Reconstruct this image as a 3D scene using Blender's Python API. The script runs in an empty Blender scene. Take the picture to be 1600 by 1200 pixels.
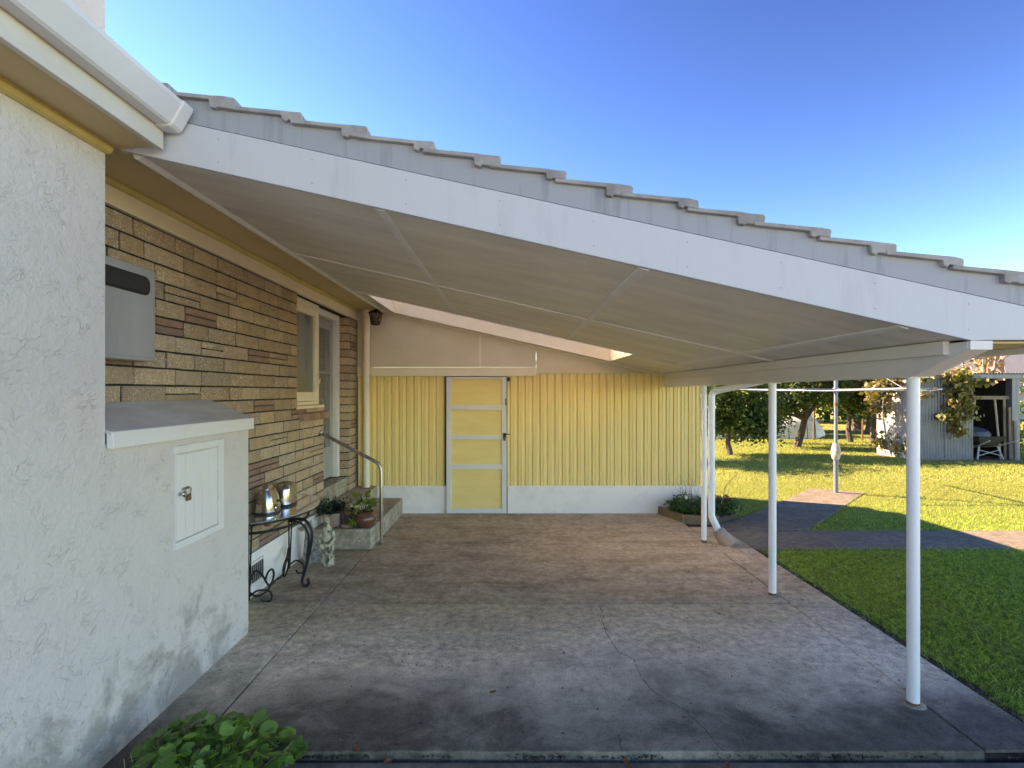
import bpy, math, random
import numpy as np
from mathutils import Vector, Matrix
random.seed(7); rng = np.random.default_rng(7)
R = math.radians
scene = bpy.context.scene
C = scene.collection

# ------------------------------------------------------------------ camera, sky, sun, exposure
FPX = 830.0; EYE = 1.75
cd = bpy.data.cameras.new('camera'); cam = bpy.data.objects.new('camera', cd); C.objects.link(cam)
cd.sensor_fit = 'HORIZONTAL'; cd.sensor_width = 36.0; cd.lens = FPX/1600*36.0
cd.shift_x = 3/1600; cd.shift_y = 12/1600
cd.clip_start = 0.05; cd.clip_end = 2000
cam.location = (0, 0, EYE); cam.rotation_euler = (R(90), 0, 0)
scene.camera = cam

SUN_EL = R(34.0); SUN_AZ = math.atan2(-0.92, 0.39)       # towards the sun, from +Y clockwise
w = bpy.data.worlds.new('World'); scene.world = w; w.use_nodes = True
nt = w.node_tree; bg = nt.nodes['Background']
sky = nt.nodes.new('ShaderNodeTexSky'); sky.sky_type = 'NISHITA'; sky.sun_disc = False
sky.sun_elevation = SUN_EL; sky.sun_rotation = SUN_AZ % (2*math.pi)
sky.altitude = 0; sky.air_density = 1.0; sky.dust_density = 0.05; sky.ozone_density = 1.0
def sky_scale(src, k):
    nd = nt.nodes.new('ShaderNodeVectorMath'); nd.operation = 'SCALE'; nd.inputs['Scale'].default_value = k
    nt.links.new(src, nd.inputs[0]); return nd.outputs[0]
gm = nt.nodes.new('ShaderNodeGamma'); gm.inputs[1].default_value = 1.95        # clear, deep blue winter sky
nt.links.new(sky_scale(sky.outputs[0], .25), gm.inputs[0])
tn_ = nt.nodes.new('ShaderNodeVectorMath'); tn_.operation = 'MULTIPLY'; tn_.inputs[1].default_value = (.64, .89, 1.02)
nt.links.new(gm.outputs[0], tn_.inputs[0])
nt.links.new(sky_scale(tn_.outputs[0], 4.0), bg.inputs[0]); bg.inputs[1].default_value = 0.077
sd = bpy.data.lights.new('sun', 'SUN'); so = bpy.data.objects.new('sun', sd); C.objects.link(so)
sd.energy = 5.0; sd.angle = R(0.53); sd.color = (1.0, 0.93, 0.80)
sdir = Vector((math.sin(SUN_AZ)*math.cos(SUN_EL), math.cos(SUN_AZ)*math.cos(SUN_EL), math.sin(SUN_EL)))
so.rotation_euler = (-sdir).to_track_quat('-Z', 'Y').to_euler(); so.location = sdir*30
vs = scene.view_settings
vs.view_transform = 'Standard'; vs.look = 'None'; vs.gamma = 1.0; vs.exposure = 2.3
vs.use_curve_mapping = False
vs.use_white_balance = True; vs.white_balance_temperature = 8500; vs.white_balance_tint = 30

def W(u, v, D):
    """the point of the place that stands D metres in front of the viewpoint at photo position (u, v)"""
    return Vector(((u-797)*D/FPX, D, EYE+(612-v)*D/FPX))

# ------------------------------------------------------------------ mesh helpers
class MB:
    def __init__(s): s.v = []; s.f = []; s.sm = False
    def add(s, vs_, fs):
        b = len(s.v); s.v += [tuple(p) for p in vs_]; s.f += [tuple(i+b for i in f) for f in fs]; return s
    def box(s, x0, x1, y0, y1, z0, z1):
        return s.add([(x0,y0,z0),(x1,y0,z0),(x1,y1,z0),(x0,y1,z0),(x0,y0,z1),(x1,y0,z1),(x1,y1,z1),(x0,y1,z1)],
                     [(0,3,2,1),(4,5,6,7),(0,1,5,4),(1,2,6,5),(2,3,7,6),(3,0,4,7)])
    def prism(s, pts, a0, a1, axis='y'):
        """closed 2-D outline extruded along an axis; outline is (x,z) for y, (y,z) for x, (x,y) for z"""
        n = len(pts)
        def m(p, a): return {'y': (p[0], a, p[1]), 'x': (a, p[0], p[1]), 'z': (p[0], p[1], a)}[axis]
        vv = [m(p, a0) for p in pts]+[m(p, a1) for p in pts]
        ff = [tuple(range(n)), tuple(range(2*n-1, n-1, -1))]
        ff += [(i, i+n, (i+1) % n+n, (i+1) % n) for i in range(n)]
        return s.add(vv, ff)
    def tube(s, pts, r, n=10, caps=True):
        pts = [Vector(p) for p in pts]; k = len(pts)
        rs = r if isinstance(r, (list, tuple)) else [r]*k
        vv = []; up = None
        for i, p in enumerate(pts):
            t = (pts[min(i+1, k-1)]-pts[max(i-1, 0)]).normalized()
            if up is None: up = t.orthogonal().normalized()
            up = (up-t*up.dot(t))
            up = up.normalized() if up.length > 1e-6 else t.orthogonal().normalized()
            sd_ = t.cross(up)
            for j in range(n):
                a = 2*math.pi*j/n
                vv.append(p+(up*math.cos(a)+sd_*math.sin(a))*rs[i])
        ff = [(i*n+j, i*n+(j+1) % n, (i+1)*n+(j+1) % n, (i+1)*n+j) for i in range(k-1) for j in range(n)]
        if caps: ff += [tuple(range(n-1, -1, -1)), tuple(range((k-1)*n, k*n))]
        s.sm = True
        return s.add(vv, ff)
    def lathe(s, prof, c=(0,0,0), n=20, sx=1, sy=1):
        c = Vector(c); k = len(prof)
        vv = [(c.x+r*math.cos(2*math.pi*j/n)*sx, c.y+r*math.sin(2*math.pi*j/n)*sy, c.z+z) for r, z in prof for j in range(n)]
        ff = [(i*n+j, i*n+(j+1) % n, (i+1)*n+(j+1) % n, (i+1)*n+j) for i in range(k-1) for j in range(n)]
        ff += [tuple(range(n-1, -1, -1)), tuple(range((k-1)*n, k*n))]
        s.sm = True
        return s.add(vv, ff)
    def mesh(s, name, mat, smooth=None, ang=35):
        me = bpy.data.meshes.new(name); me.from_pydata(s.v, [], s.f); me.update()
        if mat: me.materials.append(mat)
        if (s.sm if smooth is None else smooth):
            me.shade_smooth(); me.set_sharp_from_angle(angle=R(ang))
        return me

def catmull(pts, n=6):
    pts = [Vector(p) for p in pts]; out = []
    P = [pts[0]*2-pts[1]]+pts+[pts[-1]*2-pts[-2]]
    for i in range(1, len(P)-2):
        a, b, c, d = P[i-1:i+3]
        for k in range(n):
            t = k/n
            out.append(0.5*((2*b)+(c-a)*t+(2*a-5*b+4*c-d)*t*t+(3*b-a-3*c+d)*t**3))
    out.append(pts[-1]); return out

WORLD = {}
def link(name, data, parent=None, loc=(0,0,0), rot=None):
    o = bpy.data.objects.new(name, data); C.objects.link(o)
    loc = Vector(loc); WORLD[o.name] = loc
    if parent is not None:
        o.parent = parent; o.location = loc-WORLD[parent.name]
    else: o.location = loc
    if rot: o.rotation_euler = rot
    return o
def tag(o, label, cat, group=None):
    o['label'] = label; o['category'] = cat
    if group: o['group'] = group
    return o
def thing(name, label, cat, loc=(0,0,0), group=None):
    return tag(link(name, None, None, loc), label, cat, group)
def part(name, mb, mat, parent=None, loc=(0,0,0), bevel=0, smooth=None, ang=35, label=None):
    o = link(name, mb.mesh(name, mat, smooth, ang), parent, loc)
    if bevel:
        m = o.modifiers.new('bevel', 'BEVEL'); m.width = bevel; m.segments = 2; m.limit_method = 'ANGLE'
    if label: o['label'] = label
    return o
def struct(name, mb, mat, **k):
    o = part(name, mb, mat, **k); o['kind'] = 'structure'; return o

# ------------------------------------------------------------------ material helpers
class NT:
    def __init__(s, name):
        s.m = bpy.data.materials.new(name); s.m.use_nodes = True
        s.t = s.m.node_tree; s.b = s.t.nodes['Principled BSDF']
        s.tc = s.t.nodes.new('ShaderNodeTexCoord')
    def n(s, typ, **k):
        nd = s.t.nodes.new('ShaderNode'+typ)
        for a, b in k.items(): setattr(nd, a, b)
        return nd
    def l(s, a, b): s.t.links.new(a, b)
    def val(s, x):
        v = s.n('Value'); v.outputs[0].default_value = x; return v.outputs[0]
    def vec(s, scale=(1,1,1), which='Object', offset_random=False, loc=(0,0,0)):
        mp = s.n('Mapping'); mp.inputs['Scale'].default_value = scale; mp.inputs['Location'].default_value = loc
        src = s.tc.outputs[which]
        if offset_random:
            oi = s.n('ObjectInfo'); ml = s.n('VectorMath', operation='SCALE'); ml.inputs[0].default_value = (17, 9, 13)
            s.l(oi.outputs['Random'], ml.inputs['Scale'])
            ad = s.n('VectorMath', operation='ADD'); s.l(src, ad.inputs[0]); s.l(ml.outputs[0], ad.inputs[1]); src = ad.outputs[0]
        s.l(src, mp.inputs['Vector']); return mp.outputs[0]
    def noise(s, vec, scale, detail=6, rough=0.6, dist=0):
        nd = s.n('TexNoise'); nd.inputs['Scale'].default_value = scale; nd.inputs['Detail'].default_value = detail
        nd.inputs['Roughness'].default_value = rough; nd.inputs['Distortion'].default_value = dist
        s.l(vec, nd.inputs['Vector']); return nd.outputs['Fac']
    def vor(s, vec, scale, feature='F1'):
        nd = s.n('TexVoronoi', feature=feature); nd.inputs['Scale'].default_value = scale
        s.l(vec, nd.inputs['Vector']); return nd
    def ramp(s, fac, lo, hi, a=0.0, b=1.0):
        nd = s.n('MapRange'); nd.inputs['From Min'].default_value = lo; nd.inputs['From Max'].default_value = hi
        nd.inputs['To Min'].default_value = a; nd.inputs['To Max'].default_value = b
        s.l(fac, nd.inputs['Value']); return nd.outputs['Result']
    def math(s, op, a, b=None):
        nd = s.n('Math', operation=op)
        for i, x in enumerate((a, b)):
            if x is None: continue
            if isinstance(x, (int, float)): nd.inputs[i].default_value = x
            else: s.l(x, nd.inputs[i])
        return nd.outputs[0]
    def mix(s, fac, a, b, mode='MIX'):
        nd = s.n('Mix', data_type='RGBA', blend_type=mode)
        for i, x in zip((0, 6, 7), (fac, a, b)):
            if isinstance(x, (int, float)): nd.inputs[i].default_value = x
            elif isinstance(x, (tuple, list)): nd.inputs[i].default_value = (*x[:3], 1)
            else: s.l(x, nd.inputs[i])
        return nd.outputs[2]
    def bump(s, h, strength, dist=0.01, prev=None):
        nd = s.n('Bump'); nd.inputs['Strength'].default_value = strength; nd.inputs['Distance'].default_value = dist
        s.l(h, nd.inputs['Height'])
        if prev is not None: s.l(prev, nd.inputs['Normal'])
        s.l(nd.outputs[0], s.b.inputs['Normal']); return nd.outputs[0]
    def sep(s, which='Object'):
        nd = s.n('SeparateXYZ'); s.l(s.tc.outputs[which], nd.inputs[0]); return nd.outputs
    def done(s, col=None, rough=0.6, metal=0, spec=0.4):
        if col is not None:
            if isinstance(col, (tuple, list)): s.b.inputs['Base Color'].default_value = (*col[:3], 1)
            else: s.l(col, s.b.inputs['Base Color'])
        if isinstance(rough, (int, float)): s.b.inputs['Roughness'].default_value = rough
        else: s.l(rough, s.b.inputs['Roughness'])
        s.b.inputs['Metallic'].default_value = metal; s.b.inputs['Specular IOR Level'].default_value = spec
        return s.m

def simple(name, c1, c2=None, scale=4, rough=0.6, bump=0, bscale=80, metal=0, spec=0.4, stretch=(1,1,1), lo=.4, hi=.7, rand=0, fine=0.12, bdist=.004):
    s = NT(name); v = s.vec(stretch, offset_random=rand > 0)
    n1 = s.ramp(s.noise(v, scale, 8, .62), lo, hi)
    col = s.mix(n1, c1, c2 or tuple(x*.8 for x in c1))
    n2 = s.noise(v, scale*14, 4, .7)
    col = s.mix(1.0, col, s.mix(n2, (1-fine,)*3, (1+fine*.6,)*3), 'MULTIPLY')
    if rand:
        oi = s.n('ObjectInfo'); r = s.ramp(oi.outputs['Random'], 0, 1, 1-rand, 1+rand)
        cb = s.n('CombineColor'); [s.l(r, cb.inputs[i]) for i in range(3)]
        col = s.mix(1.0, col, cb.outputs[0], 'MULTIPLY')
    if bump: s.bump(s.noise(v, bscale, 6, .6), bump, bdist)
    return s.done(col, s.ramp(n2, .3, .7, max(rough-.08, .02), min(rough+.1, 1)), metal, spec)

def leafmat(name, c1, c2, c3=None, trans=0.35, rough=0.45):
    s = NT(name); g = s.n('NewGeometry'); r = g.outputs['Random Per Island']
    col = s.mix(s.ramp(r, 0, .75), c1, c2)
    if c3: col = s.mix(s.ramp(r, .8, .95), col, c3)
    s.done(col, rough, 0, .35)
    tr = s.n('BsdfTranslucent'); s.l(s.mix(1.0, col, (1.5, 1.5, .8), 'MULTIPLY'), tr.inputs['Color'])
    mx = s.n('MixShader'); mx.inputs[0].default_value = trans
    s.l(s.b.outputs[0], mx.inputs[1]); s.l(tr.outputs[0], mx.inputs[2])
    s.l(mx.outputs[0], s.t.nodes['Material Output'].inputs['Surface'])
    return s.m

# stucco: trowelled white render, grime rising from the ground
s = NT('stucco'); v = s.vec()
def strokes(rot, sc, seed):
    mp = s.n('Mapping'); mp.inputs['Rotation'].default_value = (R(rot), 0, 0); mp.inputs['Location'].default_value = (seed, seed*1.7, 0)
    s.l(s.tc.outputs['Object'], mp.inputs['Vector']); m2 = s.n('Mapping'); m2.inputs['Scale'].default_value = (1, 1, 2.3); s.l(mp.outputs[0], m2.inputs['Vector'])
    f = s.noise(m2.outputs[0], sc, 3, .45, 1.1)
    r1 = s.math('ABSOLUTE', s.math('SUBTRACT', f, .5))
    return s.ramp(r1, .0, .035, 1, 0)
pm = s.ramp(s.noise(v, 5, 3), .42, .60); pk = s.ramp(s.noise(s.vec(loc=(4, 9, 2)), 9, 3), .45, .62)
h = s.math('ADD', s.math('MULTIPLY', strokes(38, 9, 0), pm), s.math('MULTIPLY', strokes(-25, 11, 3.1), s.math('SUBTRACT', 1.0, pm)))
h = s.math('ADD', s.math('MULTIPLY', s.math('MULTIPLY', h, pk), .46), s.math('ADD', s.math('MULTIPLY', s.noise(v, 30, 6, .68), 1.0), s.math('MULTIPLY', s.noise(s.vec((1, 1, 1.6)), 11, 4, .6, .8), 1.1)))
s.bump(h, .85, .0090)
z = s.sep()[2]
low = s.ramp(z, .10, .85, 1, 0)
st = s.noise(v, 3.1, 9, .68, .4)
grime = s.ramp(s.math('ADD', st, s.math('MULTIPLY', low, .24)), .66, .80)
fl = s.ramp(s.noise(v, 38, 3, .5), .63, .70)
fl = s.math('MULTIPLY', fl, s.math('ADD', s.math('MULTIPLY', low, .6), .05))
col = s.mix(s.noise(v, 2.0, 5), (.58, .525, .475), (.66, .605, .555))
col = s.mix(s.math('MULTIPLY', grime, .75), col, (.28, .26, .22))
col = s.mix(s.math('MULTIPLY', fl, .8), col, (.16, .16, .14))
STUCCO = s.done(col, .8, 0, .25)

# concrete slabs
def concrete(name, base, dark, light, scale=1.0, front=False, brown=False):
    s = NT(name); v = s.vec()
    a = s.noise(v, .9*scale, 9, .62, .3); b = s.noise(v, 3.3*scale, 9, .72, .4); c = s.noise(v, 16, 8, .75); c2 = s.noise(v, 90, 4, .7)
    sm = s.noise(s.vec((.8, 3.2, 1)), 1.6*scale, 8, .7, .3)
    col = s.mix(s.ramp(a, .36, .66), base, light)
    col = s.mix(s.math('MULTIPLY', s.ramp(b, .47, .68), .62), col, dark)
    col = s.mix(s.math('MULTIPLY', s.ramp(sm, .50, .66), .45), col, dark)
    y = s.sep()[1]
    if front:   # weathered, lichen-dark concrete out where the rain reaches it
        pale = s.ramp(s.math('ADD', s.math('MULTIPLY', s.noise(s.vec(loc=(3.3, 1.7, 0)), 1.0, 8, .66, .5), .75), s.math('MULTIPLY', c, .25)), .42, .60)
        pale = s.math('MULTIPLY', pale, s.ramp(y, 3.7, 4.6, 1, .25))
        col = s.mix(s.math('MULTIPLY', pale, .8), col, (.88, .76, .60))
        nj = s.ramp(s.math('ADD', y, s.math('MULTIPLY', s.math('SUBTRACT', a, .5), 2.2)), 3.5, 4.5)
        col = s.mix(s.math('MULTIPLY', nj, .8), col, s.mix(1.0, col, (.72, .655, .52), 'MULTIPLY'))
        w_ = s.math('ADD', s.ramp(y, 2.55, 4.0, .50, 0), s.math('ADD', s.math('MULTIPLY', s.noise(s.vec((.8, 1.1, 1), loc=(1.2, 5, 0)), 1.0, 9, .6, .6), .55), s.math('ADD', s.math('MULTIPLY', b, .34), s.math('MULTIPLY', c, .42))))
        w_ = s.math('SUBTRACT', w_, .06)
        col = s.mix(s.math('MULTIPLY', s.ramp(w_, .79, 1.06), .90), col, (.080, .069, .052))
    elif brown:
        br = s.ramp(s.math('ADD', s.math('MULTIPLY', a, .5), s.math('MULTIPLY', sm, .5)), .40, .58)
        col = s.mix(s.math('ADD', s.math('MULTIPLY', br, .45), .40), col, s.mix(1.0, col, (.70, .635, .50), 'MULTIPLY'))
    sp = s.ramp(s.noise(v, 24, 2, .5), .70, .74)
    col = s.mix(s.math('MULTIPLY', sp, .75), col, (.04, .034, .03))
    col = s.mix(1.0, col, s.mix(s.ramp(c, .30, .70), (.50,)*3, (1.36,)*3), 'MULTIPLY')
    col = s.mix(1.0, col, s.mix(s.ramp(c2, .25, .75), (.62,)*3, (1.30,)*3), 'MULTIPLY')
    s.bump(s.math('ADD', c2, s.math('MULTIPLY', b, .8)), .4, .003)
    return s.done(col, s.ramp(b, .3, .7, .72, .9), 0, .3)
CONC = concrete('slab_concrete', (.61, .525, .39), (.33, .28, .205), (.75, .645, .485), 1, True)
CONCB = concrete('brown_slab_concrete', (.56, .465, .355), (.24, .195, .145), (.70, .59, .46), 1, False, True)  # browner, darker concrete for the slabs further back
BOUNCE_DRIVE = concrete('bounce_drive_concrete', (.42, .39, .34), (.30, .28, .24), (.50, .46, .41), 1)  # pale, so the added drive bounces more sunlight
PATH = concrete('path_concrete', (.185, .148, .10), (.11, .087, .06), (.225, .18, .122), 1.3)
STEP = concrete('step_concrete', (.38, .325, .24), (.21, .175, .125), (.47, .405, .305), 2)
ASPH = simple('asphalt', (.15, .12, .09), (.30, .25, .19), 9, .85, .9, 120, fine=.5, bdist=.006)
SOIL = simple('soil', (.055, .040, .028), (.11, .085, .06), 9, .95, 1, 50, fine=.4, bdist=.02)
GAP = simple('joint_dirt', (.018, .016, .014), (.04, .035, .03), 20, .95)
WHITE = simple('white_paint', (.70, .675, .63), (.62, .595, .55), 2.2, .5, .08, 40, stretch=(1, 1, .6), lo=.5, hi=.85, fine=.05)
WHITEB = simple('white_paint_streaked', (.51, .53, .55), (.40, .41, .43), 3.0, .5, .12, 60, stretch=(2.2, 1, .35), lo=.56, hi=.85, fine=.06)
CREAM = simple('cream_paint', (.80, .69, .50), (.73, .61, .43), 3, .5, .06, 60, lo=.45, hi=.8, fine=.05)
GABLE = simple('gable_sheet_paint', (.66, .575, .43), (.60, .515, .37), 2.5, .6, .06, 50, fine=.06)
FASC = simple('fascia_paint', (.62, .57, .48), (.55, .50, .41), 3, .5, fine=.05)
MUST = simple('mustard_trim', (.60, .46, .17), (.50, .38, .13), 8, .5, fine=.08)
SOFF = simple('soffit_paint', (.60, .45, .23), (.53, .39, .19), 2.5, .6, .05, 50, fine=.06)
CEIL = simple('stained_ceiling_sheet', (.77, .70, .60), (.60, .54, .455), 1.5, .42, .05, 60, stretch=(1, 3.2, 1), lo=.35, hi=.68, fine=.12, spec=.5)
BATT = simple('batten_paint', (.80, .76, .69), (.68, .64, .57), 6, .5, fine=.08)
GUTT = simple('gutter_steel', (.66, .65, .63), (.62, .61, .59), 2, .35, fine=.03)
TILE = simple('painted_tile', (.37, .365, .35), (.22, .215, .20), 7, .75, .5, 60, fine=.25, rand=.08)
APRON = simple('grey_verge', (.31, .335, .36), (.17, .18, .19), 3, .55, .05, 40, stretch=(6, 1, .45), lo=.54, hi=.82, fine=.07)
MORT = simple('black_mortar', (.022, .019, .017), (.05, .043, .036), 20, .95, .4, 90)
PLIN = simple('white_plinth', (.85, .80, .745), (.71, .665, .61), 4, .7, .25, 60, lo=.48, hi=.75, fine=.08)
def brickmat(name, c1, c2, speck, amount):
    s = NT(name); v = s.vec(offset_random=True)
    col = s.mix(s.ramp(s.noise(v, 9, 6, .65), .35, .68), c1, c2)
    oi = s.n('ObjectInfo')
    hsv = s.n('HueSaturation'); s.l(col, hsv.inputs['Color'])
    s.l(s.ramp(oi.outputs['Random'], 0, 1, .80, 1.12), hsv.inputs['Value'])
    s.l(s.ramp(s.math('FRACT', s.math('MULTIPLY', oi.outputs['Random'], 7.3)), 0, 1, .84, 1.0), hsv.inputs['Saturation'])
    col = hsv.outputs[0]
    g = s.noise(v, 95, 3, .65)
    am = s.ramp(s.math('FRACT', s.math('MULTIPLY', oi.outputs['Random'], 13.7)), 0, 1, .2, 1)
    col = s.mix(s.math('MULTIPLY', s.math('MULTIPLY', s.ramp(g, .56, .62), amount), am), col, speck)
    col = s.mix(s.math('MULTIPLY', s.ramp(s.noise(v, 60, 3, .6), .36, .28), .6), col, (.09, .065, .04))
    s.bump(s.noise(v, 55, 5, .7), .8, .006)
    return s.done(col, .95, 0, .08)
TAN = brickmat('tan_split_brick', (.47, .325, .195), (.365, .25, .15), (.86, .75, .58), .9)
RED = brickmat('red_split_brick', (.37, .215, .15), (.28, .16, .11), (.42, .28, .2), .25)
YSTEEL = simple('yellow_ribbed_steel', (.92, .71, .29), (.86, .645, .245), 2.2, .5, .03, 30, stretch=(3, 1, .4), fine=.07)
YDOOR = simple('yellow_door_panel', (.88, .67, .25), (.81, .60, .21), 3, .5, .04, 30, stretch=(.5, 1, 2), fine=.06)
POST = simple('white_steel_post', (.80, .80, .80), (.70, .69, .67), 5, .4, .04, 60, lo=.55, hi=.85, fine=.05)
IRON = simple('black_iron', (.022, .021, .021), (.05, .035, .028), 14, .5, .2, 80, metal=.5)
RAILM = simple('brushed_handrail', (.42, .38, .33), (.30, .26, .22), 10, .3, metal=.9)
CHROME = simple('chrome', (.50, .47, .42), (.42, .39, .35), 6, .20, metal=1, fine=.05)
BLACK = simple('black_plastic', (.02, .02, .02), None, 6, .4)
TERRA = simple('terracotta', (.42, .20, .12), (.30, .14, .085), 12, .8, .2, 60)
CLAY = simple('pale_clay_collar', (.42, .30, .23), (.31, .22, .17), 10, .8, .2, 60)
GLAZE = simple('brown_glaze', (.17, .065, .035), (.09, .035, .022), 8, .22, fine=.1, spec=.6)
GLAZE2 = simple('dark_glaze_band', (.035, .035, .045), (.09, .045, .03), 12, .2, spec=.6)
STONE = simple('cream_statue_stone', (.55, .49, .36), (.11, .095, .06), 22, .9, .8, 70, lo=.46, hi=.60)
GSTONE = simple('grey_statue_stone', (.40, .385, .36), (.10, .095, .09), 26, .95, .8, 70)
GALV = simple('galvanised_steel', (.20, .215, .24), (.14, .15, .17), 5, .5, .05, 40, metal=.45, stretch=(3, 3, .5))
SHEDW = simple('shed_white_paint', (.40, .38, .35), (.22, .19, .16), 8, .7, lo=.5, hi=.7)
RUST = simple('rust', (.26, .10, .04), (.15, .06, .03), 20, .9)
WOOD = simple('weathered_timber', (.26, .20, .145), (.15, .115, .08), 6, .85, .4, 60, stretch=(4, 4, .5))
EDGE = simple('edging_timber', (.24, .17, .095), (.14, .10, .06), 8, .9, .5, 60, stretch=(1, 4, 4))
DARKW = simple('dark_old_boards', (.060, .050, .042), (.03, .026, .022), 6, .9, stretch=(5, 1, .6))
BARK = simple('bark', (.115, .085, .060), (.05, .038, .03), 9, .95, 1, 30, stretch=(1, 1, .35), bdist=.02)
PALEB = simple('pale_bark', (.34, .28, .21), (.17, .13, .10), 8, .9, .6, 30)
BOXM = simple('grey_meter_box', (.36, .35, .33), (.29, .285, .27), 4, .55, .05, 40, stretch=(1, 1, .4), fine=.06)
DARK = simple('dark_recess', (.03, .031, .032), None, 6, .5)
LID = simple('lid_sheet', (.60, .56, .53), (.42, .385, .36), 3, .5, .06, 50, stretch=(3, .8, 3), lo=.35, hi=.7)
CURT = simple('curtain', (.34, .32, .28), (.24, .225, .195), 6, .9)
ROOMM = simple('room_paint', (.22, .21, .185), None, 3, .9)
FILM = simple('white_plastic_film', (.72, .73, .72), (.52, .55, .54), 4, .4, fine=.05)
ORANGE = simple('orange_fruit', (.70, .26, .02), (.75, .34, .03), 9, .5)
NBRICK = simple('orange_brick', (.50, .17, .075), (.36, .12, .06), 9, .9)
NROOF = simple('far_grey_roof', (.17, .175, .185), (.12, .125, .13), 3, .8, stretch=(1, 4, 4))
PETAL = simple('red_petal', (.55, .06, .03), None, 9, .6)
DRYL = simple('dry_leaf', (.30, .11, .045), (.18, .08, .04), 30, .85)
def glass(name, tint, rough=.03, trans=.9):
    s = NT(name); s.done(tint, rough, 0, .5); s.b.inputs['Transmission Weight'].default_value = trans; s.b.inputs['IOR'].default_value = 1.45
    return s.m
WELL = simple('well_paint', (.90, .82, .66), (.84, .75, .58), 3, .5, fine=.04)
GLASS = glass('window_glass', (.80, .84, .82)); TGLASS = glass('table_glass', (.70, .76, .70), .06, .82); SKYL = glass('skylight_sheet', (.97, .95, .90), .35, 1.0)
LEAF_W = leafmat('weed_leaf', (.06, .15, .03), (.15, .28, .055), (.34, .46, .09), .25)
LEAF_D = leafmat('dark_pot_leaf', (.010, .030, .016), (.022, .055, .026), None, .1, .3)
LEAF_S = leafmat('succulent_leaf', (.09, .20, .03), (.20, .30, .05), (.34, .38, .08), .25)
LEAF_C = leafmat('citrus_leaf', (.024, .058, .015), (.065, .115, .022), (.24, .26, .045), .33)
LEAF_G = leafmat('hedge_leaf', (.04, .09, .018), (.11, .17, .03), (.22, .26, .05), .3)
LEAF_Y = leafmat('autumn_leaf', (.15, .075, .03), (.24, .16, .045), (.13, .16, .04), .3)
LEAF_V = leafmat('vine_leaf', (.09, .11, .03), (.24, .19, .06), (.30, .20, .12), .3)
LEAF_B = leafmat('bed_leaf', (.025, .075, .022), (.06, .13, .035), (.14, .20, .05), .25)
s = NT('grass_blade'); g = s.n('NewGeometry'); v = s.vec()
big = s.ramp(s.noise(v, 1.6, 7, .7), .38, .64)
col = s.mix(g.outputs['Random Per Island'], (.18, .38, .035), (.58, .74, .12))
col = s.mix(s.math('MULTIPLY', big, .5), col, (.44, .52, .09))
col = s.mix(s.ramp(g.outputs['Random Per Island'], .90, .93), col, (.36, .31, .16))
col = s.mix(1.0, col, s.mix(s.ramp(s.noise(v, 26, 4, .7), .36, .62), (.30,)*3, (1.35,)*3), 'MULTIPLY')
farw = s.ramp(s.sep()[1], 6.0, 9.0)  # shade fill painted in: near blades brightened, sunlit far blades kept duller
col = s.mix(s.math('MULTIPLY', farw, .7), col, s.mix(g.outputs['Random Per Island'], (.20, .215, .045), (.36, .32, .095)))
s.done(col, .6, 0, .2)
tr = s.n('BsdfTranslucent'); s.l(col, tr.inputs['Color']); mx = s.n('MixShader'); mx.inputs[0].default_value = .4
s.l(s.b.outputs[0], mx.inputs[1]); s.l(tr.outputs[0], mx.inputs[2]); s.l(mx.outputs[0], s.t.nodes['Material Output'].inputs['Surface'])
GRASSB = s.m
s = NT('lawn'); v = s.vec()
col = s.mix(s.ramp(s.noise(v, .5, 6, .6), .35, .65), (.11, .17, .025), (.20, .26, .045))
farw = s.ramp(s.sep()[1], 6.0, 9.0)  # same split: separate shaded and sunlit tones painted into the lawn sheet
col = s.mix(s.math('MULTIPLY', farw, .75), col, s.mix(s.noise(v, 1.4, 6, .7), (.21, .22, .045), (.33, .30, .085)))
col = s.mix(1.0, col, s.mix(s.noise(v, 45, 5, .75), (.45,)*3, (1.4,)*3), 'MULTIPLY')
col = s.mix(s.math('MULTIPLY', s.ramp(s.noise(v, 2.3, 7, .7), .62, .74), .4), col, (.14, .10, .05))
s.bump(s.noise(v, 60, 5, .7), .9, .03)
LAWN = s.done(col, .9, 0, .15)

# ------------------------------------------------------------------ ground
m = MB(); m.add([(-250, -60, -.10), (350, -60, -.10), (350, 500, -.10), (-250, 500, -.10)], [(0, 1, 2, 3)])
struct('ground', m, SOIL)
EAVE_X = 2.75
m = MB(); m.add([(2.74, 2.25, -.03), (300, 2.25, -.03), (300, 400, -.03), (2.74, 400, -.03)], [(0, 1, 2, 3)])
m.add([(-200, 12, -.03), (2.74, 12, -.03), (2.74, 400, -.03), (-200, 400, -.03)], [(0, 1, 2, 3)])
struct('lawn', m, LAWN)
m = MB(); m.box(-2.6, 2.735, 2.25, 2.555, -.4, -.035)
struct('asphalt_strip', m, ASPH)
m = MB(); m.box(-12, 9.0, -16, 2.24, -.4, -.022)
struct('bounce_driveway', m, BOUNCE_DRIVE)  # unseen pale drive, added to bounce sunlight into the shade
m = MB(); m.box(-2.6, 2.8, 2.59, 7.7, -.3, -.018)
struct('joint_bed', m, GAP)
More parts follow.
